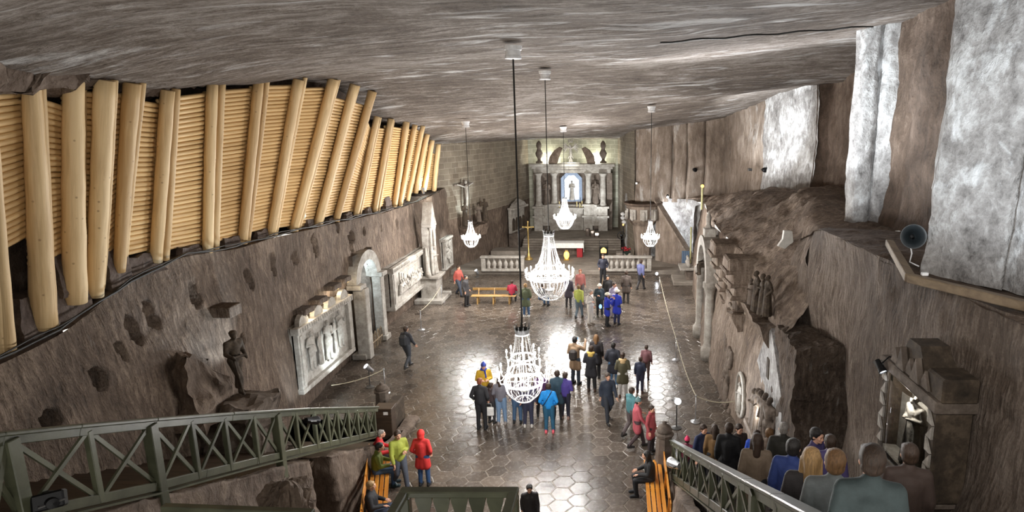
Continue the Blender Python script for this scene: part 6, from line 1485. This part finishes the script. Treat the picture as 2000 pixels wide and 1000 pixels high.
P_(fl(1124, 750), 150, 'person in a tan jacket photographing with a phone held at eye level', 'lift', ('coat', (136, 112, 88)), (44, 54, 66), BLK, ('short', 'black'), 1.86)
P_(fl(1165, 738), 175, 'blonde woman in a black coat standing behind the yellow hood', 'stand', ('coat', (38, 34, 36)), BLK, hair=('long', 'fair'), h=1.74)
P_(fl(1155, 764), 170, 'person in a black coat with a pale yellow fur hood', 'front', ('coat', (36, 36, 42)), BLK, (70, 50, 40), ('short', 'brown'), 1.74, (('hood', (196, 166, 88)),))
P_(fl(1198, 756), 165, 'man in a navy coat and jeans with white shoes', 'pocket', ('coat', (34, 36, 46)), (72, 104, 136), (220, 218, 214), ('short', 'black'), 1.74)
P_(fl(1216, 776), 180, 'woman in an olive parka with fur hood and white jeans', 'front', ('coat', (84, 80, 60)), (206, 204, 202), (96, 66, 50), ('bun', 'brown'), 1.68, (('hood', (206, 176, 130)),))
P_(fl(1250, 767), 165, 'child in a navy jacket and grey cap', 'half', ('jacket', (36, 42, 62)), (46, 46, 66), (86, 56, 44), ('cap', (126, 104, 90)), 1.36)
P_(fl(1262, 742), 170, 'slim person in faded pink standing behind the child with the cap', 'stand', ('jacket', (120, 82, 86)), (92, 74, 70), hair=('short', 'brown'), h=1.4)
P_(fl(948, 800), 20, 'person in a yellow jacket with blue scarf and blue woolly hat', 'front', ('jacket', (206, 166, 46)), (96, 84, 70), BLK, ('beanie', (38, 60, 150)), 1.7, (('scarf', (44, 60, 150)),))
P_(fl(941, 838), 170, 'large man in a black leather jacket and black trousers seen from behind', 'pocket', ('jacket', (34, 34, 38)), BLK, BLK, ('thin', 'red'), 1.74)
P_(fl(961, 826), 150, 'child in dark clothes half hidden beside the black leather jacket', 'front', ('jacket', (62, 50, 52)), DK, hair=('short', 'brown'), h=1.4)
P_(fl(980, 829), 180, 'person in a grey jacket and pale blue jeans under the lowest chandelier', 'front', ('jacket', (112, 110, 118)), (112, 138, 168), (150, 140, 136), ('long', 'brown'), 1.66)
P_(fl(1012, 826), 180, 'person in blue jeans hidden behind the lowest chandelier', 'stand', ('jacket', (96, 86, 92)), (66, 92, 122), BLK, ('short', 'brown'), 1.66)
P_(fl(1033, 834), 185, 'person in navy trousers and white shoes hidden behind the lowest chandelier', 'stand', ('jacket', (70, 66, 86)), (48, 50, 70), (200, 196, 190), ('long', 'brown'), 1.66)
P_(fl(1073, 845), 178, 'person in a vivid blue jacket with pink shoes seen from behind', 'pocket', ('jacket', (20, 128, 202)), (34, 84, 112), (226, 96, 110), ('short', 'brown'), 1.66, (('strap', (24, 40, 60)),))
P_(fl(1090, 818), 185, 'person in dark teal standing between the vivid blue and purple jackets', 'stand', ('coat', (52, 76, 90)), DK, hair=('short', 'brown'), h=1.7)
P_(fl(1105, 818), 170, 'person in a purple jacket at the edge of the huddle', 'half', ('jacket', (72, 58, 132)), (38, 38, 52), (150, 120, 110), ('short', 'brown'), 1.62)
P_(fl(1058, 812), 190, 'person in dark purple partly hidden behind the vivid blue jacket', 'stand', ('jacket', (86, 54, 92)), DK, hair=('long', 'brown'), h=1.6)
P_(fl(1187, 822), 20, 'person in dark navy walking across the open tiles', 'walk', ('coat', (40, 48, 62)), (44, 48, 56), hair=('short', 'brown'), h=1.68)
P_(fl(1232, 852), 130, 'person in a teal jacket walking behind the pink coat', 'walk', ('jacket', (74, 122, 128)), (90, 80, 80), hair=('short', 'brown'), h=1.62)
P_(fl(1244, 874), 100, 'person in a bright pink coat walking by the stone newel', 'walk2', ('coat', (176, 84, 94)), (70, 56, 58), hair=('beanie', (96, 128, 130)), h=1.6)
P_(fl(1271, 884), 60, 'person in a coral coat standing right beside the stone newel', 'stand', ('coat', (168, 76, 82)), (60, 52, 54), hair=('short', 'brown'), h=1.5)
bs = lambda t: (lerp(bB.x, bA.x, t) - .08, lerp(bB.y, bA.y, t), 0)
P_(bs(1.12), 105, 'bald man in a red jacket sitting at the far end of the orange bench', 'sit', ('jacket', (188, 32, 36)), DK, hair=('thin', 'grey'), h=1.7)
P_(bs(.82), 105, 'dark haired person in a green jacket sitting on the orange bench', 'sit', ('jacket', (104, 116, 40)), JEAN, (40, 60, 66), ('short', 'black'), 1.7)
P_(fl(784, 955), 40, 'person in a yellow green jacket standing at the orange bench', 'walk2', ('jacket', (156, 164, 66)), (74, 80, 92), (44, 66, 70), ('short', 'brown'), 1.7)
P_(fl(829, 948), 175, 'person in a bright red hooded jacket standing on the near tiles', 'pocket', ('coat', (196, 48, 46)), (44, 74, 116), BLK, ('hoodup', (204, 48, 44)), 1.62)
P_(bs(.08), 100, 'blond person in a black shirt sitting at the near end of the orange bench', 'sitback', ('jacket', (32, 32, 36)), (60, 70, 90), hair=('short', 'blond'), h=1.68)
P_(fl(1037, 1050), 10, 'person in dark clothes crossing the near tiles by the balcony railing', 'walk', ('coat', (40, 36, 38)), BLK, hair=('short', 'black'), h=1.4)
P_((.82, 15.3, 0), -85, 'black haired woman in a black leather jacket sitting on the short orange bench', 'sit', ('jacket', (26, 26, 28)), BLK, BLK, ('long', 'black'), 1.66)
def head(x, y, Yg, face, label, h=1.7, **k):
    best = min((abs(PY(x, y, Yg + t * .1).z - zr(Yg + t * .1) - .935 * h), t) for t in range(-8, 9)); Y = Yg + best[1] * .1
    xx = max(1.78, min(4.4, PY(x, y, Y).x)); PEOPLE_AT.append((xx, Y, best[0]))
    P_((xx, Y, zr(Y) + .005), face, label, h=h, **k)
PEOPLE_AT = []
head(1338, 853, 14.6, 160, 'child in a bright pink hat at the top rail of the crowd', 1.35, top=('jacket', (110, 40, 60)), hair=('beanie', (222, 60, 104)))
head(1374, 832, 14.2, 30, 'brown haired person with a blue collar in the crowd by the rail', 1.7, top=('jacket', (34, 44, 76)), hair=('short', 'brown'))
head(1397, 826, 14, 170, 'fair haired person in a mustard coat at the back of the crowd', 1.7, top=('coat', (122, 92, 56)), hair=('long', 'brown'), legs=DK)
head(1424, 836, 11.8, 165, 'large person in a wide black coat in the middle of the crowd', 1.78, top=('coat', (22, 22, 26)), hair=('short', 'brown'), legs=BLK)
head(1444, 823, 13.6, 20, 'person in a dark brown jacket at the carved wall end of the crowd', 1.72, top=('jacket', (58, 48, 44)), hair=('short', 'brown'))
head(1478, 850, 12.2, 150, 'person in a vivid blue jacket in front of the pale relief panel', 1.6, top=('jacket', (30, 74, 190)), hair=('short', 'brown'))
head(1478, 872, 9.8, 170, 'person in a camel coat with a black bag in the crowd', 1.66, top=('coat', (112, 96, 80)), hair=('long', 'brown'), legs=BLK)
head(1503, 846, 11.6, 140, 'person in a beige scarf behind the tall bald man', 1.66, top=('jacket', (120, 104, 92)), hair=('short', 'fair'))
head(1531, 830, 10, 165, 'tall bald man in a long dark olive coat against the rock block', 1.82, top=('coat', (38, 36, 30)), hair=('thin', 'grey'), legs=BLK)
head(1548, 896, 7.8, 150, 'person in a deep blue jacket beside the long dark olive coat', 1.66, top=('jacket', (36, 54, 110)), hair=('short', 'black'), legs=BLK)
head(1594, 852, 8.6, 40, 'dark haired man facing up the stair by the rock block', 1.74, top=('jacket', (60, 52, 96)), hair=('short', 'black'), skin=None)
head(1622, 862, 7.6, 170, 'person in a violet jacket next to the man facing up', 1.66, top=('coat', (70, 60, 104)), hair=('short', 'brown'), legs=DK)
head(1575, 925, 6.2, 160, 'long haired blond person near the bottom of the picked rock wall', 1.64, top=('coat', (58, 54, 56)), hair=('long', 'blond'), legs=DK)
head(1640, 908, 4.9, 170, 'person in a slate grey coat nearest on the crowded stair', 1.74, top=('coat', (62, 74, 76)), hair=('short', 'brown'), legs=BLK)
head(1600, 958, 5.6, 165, 'fair person in a pale grey jacket close to the stair railing', 1.66, top=('jacket', (112, 118, 120)), hair=('short', 'fair'), legs=DK)
head(1772, 930, 6.6, 170, 'person in dark brown standing below the wall shrine', 1.66, top=('coat', (60, 46, 40)), hair=('short', 'brown'), legs=DK)
print('crowd', ['%.1f %.1f e%.2f' % a for a in PEOPLE_AT])
# things in hand
def held(px, py, d, nm, mb, mat, label, cat):
    p = PF(px, py); q = PY(px, d, p.y); o = mb.build(nm, mat); o.location = q; tag(o, label, cat)
f_ = fl(1124, 750); r = thing('phone', 'phone with a blue lit screen held up by the person in tan', 'phone', (f_.x + .02, f_.y + .38, 1.68)); MB().cbox((0, 0, 0), (.16, .012, .085), .004).build('body', M_BLACK, r); MB().box((0, -.008, 0), (.15, .004, .075)).build('screen', M_BLUEON, r)
f_ = fl(1124, 750); o = MB().cbox((0, 0, 0), (.3, .2, .42), .08).build('backpack', cmat((46, 40, 38))); o.location = (f_.x - .06, f_.y - .27, 1.25); tag(o, 'dark backpack on the back of the person in tan', 'backpack')
f_ = fl(797, 718); o = MB().cbox((0, 0, 0), (.32, .22, .46), .08).build('backpack', cmat((44, 46, 50))); o.location = (f_.x - .02, f_.y - .26, 1.22); tag(o, 'dark backpack carried by the person walking alone by the relief', 'backpack')
f_ = fl(961, 826); r = thing('carrier_bag', 'white carrier bag held low in the huddle', 'bag', (f_.x - .02, f_.y - .26, .38)); MB().cbox((0, 0, .15), (.3, .1, .3), .03).build('bag_body', M_CLOTHW, r); MB().tube([(-.08, 0, .3), (-.07, 0, .42), (.07, 0, .42), (.08, 0, .3)], .008, 6).build('handle', M_CLOTHW, r)
f_ = fl(1186, 637); r = thing('blue_torch', 'glowing blue lamp held by the woman in the bright blue coat', 'lamp', (f_.x - .32, f_.y - .1, 1.02)); MB().ell((0, 0, 0), (.07, .07, .11)).build('glow', M_BLUEON, r, smooth=True); MB().tube([(0, 0, .1), (.02, 0, .18), (.1, 0, .2)], .01, 6).build('handle', M_BLACK, r)
# cabinet by the bench
p = PF(757, 868); p = PF(750, 862); r = thing('info_cabinet', 'dark wooden cabinet with a small white notice beside the bald man', 'cabinet', (p.x, p.y + .3, 0)); MB().cbox((0, 0, .5), (.5, .4, 1.0), .02).build('case', M_TREAD, r); MB().box((.08, -.203, .88), (.14, .006, .1)).build('notice', M_CLOTHW, r); MB().cbox((0, 0, 1.02), (.56, .46, .05), .01).build('top', M_TREAD, r)

# ============================================================ CEILING DETAILS
def on_ceil(x, y, off=.06):
    lo, hi = 2.0, 54.0; d = ray(x, y)
    best = min((abs(PY(x, y, 2 + .1 * k).z - ceil_z(PY(x, y, 2 + .1 * k).x, 2 + .1 * k) + off), 2 + .1 * k) for k in range(480))
    return PY(x, y, best[1])
pts = [on_ceil(1290 + 20.75 * k, lerp(83, 51, k / 20) + 1.5 * math.sin(k * 1.3), .12) for k in range(21)]
o = MB().tube(pts, .02, 6).build('ceiling_cable', M_CABLE, smooth=True); tag(o, 'thin dark cable strung under the ceiling towards the pale rock pillar', 'cable')
LUMPS = [(112, 158, 1.0), (20, 140, 1.2), (232, 176, .5), (300, 182, .6), (385, 168, .4), (548, 166, .5), (622, 165, .5), (676, 176, .5), (752, 214, .9), (782, 224, .7), (804, 234, .6), (826, 250, .6), (842, 262, .5)]
for k, (x, y, s) in enumerate(LUMPS):
    Yk = PX(x, 500, -11.0).y if x < 700 else PX(x, 430, -10.9).y
    q = PY(x, y, Yk + .3); q.x = min(q.x, -9.6)
    mb = roughbox('l', [(-.5 * s, -.8 * s, -.35 * s), (.3 * s, -.7 * s, -.3 * s), (.35 * s, .7 * s, -.25 * s), (-.5 * s, .8 * s, -.35 * s), (-.7 * s, -.9 * s, .5 * s), (.7 * s, -.9 * s, .5 * s), (.7 * s, .9 * s, .5 * s), (-.7 * s, .9 * s, .5 * s)], .14 * max(s, .5), .3 * s, M_CEIL)
    o = mb.build('rock_lump', M_DARKR); o.location = q - V((.15, 0, -.12)); tag(o, 'jagged rock lump under the ceiling edge above the logs, %s lump from the railing end' % ORD[k], 'rock', 'rock lumps at the ceiling edge')
# ============================================================ LIGHT
LK = 1.35
w = bpy.data.worlds.new('ambient_fill'); SC.world = w; w.use_nodes = True  # sourceless even fill, added; it enters from the open end behind the camera
w.node_tree.nodes['Background'].inputs[0].default_value = lin((226, 222, 214)); w.node_tree.nodes['Background'].inputs[1].default_value = 0.95
SC.view_settings.view_transform = 'Standard'; SC.view_settings.look = 'None'; SC.view_settings.gamma = 1; SC.view_settings.use_curve_mapping = False
SC.view_settings.exposure = 0.9
SC.cycles.max_bounces = 6; SC.cycles.diffuse_bounces = 4; SC.cycles.glossy_bounces = 3; SC.cycles.transmission_bounces = 4; SC.cycles.transparent_max_bounces = 6
SC.cycles.use_denoising = True; SC.cycles.sample_clamp_indirect = 4.0; SC.cycles.caustics_reflective = False; SC.cycles.caustics_refractive = False
CHL = [(-2.4, 15, 3.55, .72, 420), (-2.48, 22, 4.6, .95, 720), (-3.18, 36.8, 4.35, .75, 1000), (-7.52, 31.8, 4.05, .55, 600), (1.57, 32, 4.05, .55, 600)]
for x, y, z, rad, e in CHL:
    for k in range(4):
        a = math.pi * (k / 2 + .25)
        light('chandelier_candle_light', 'POINT', (x + rad * math.cos(a), y + rad * math.sin(a), z), e / 4 * LK, (1, .98, .95), .12)
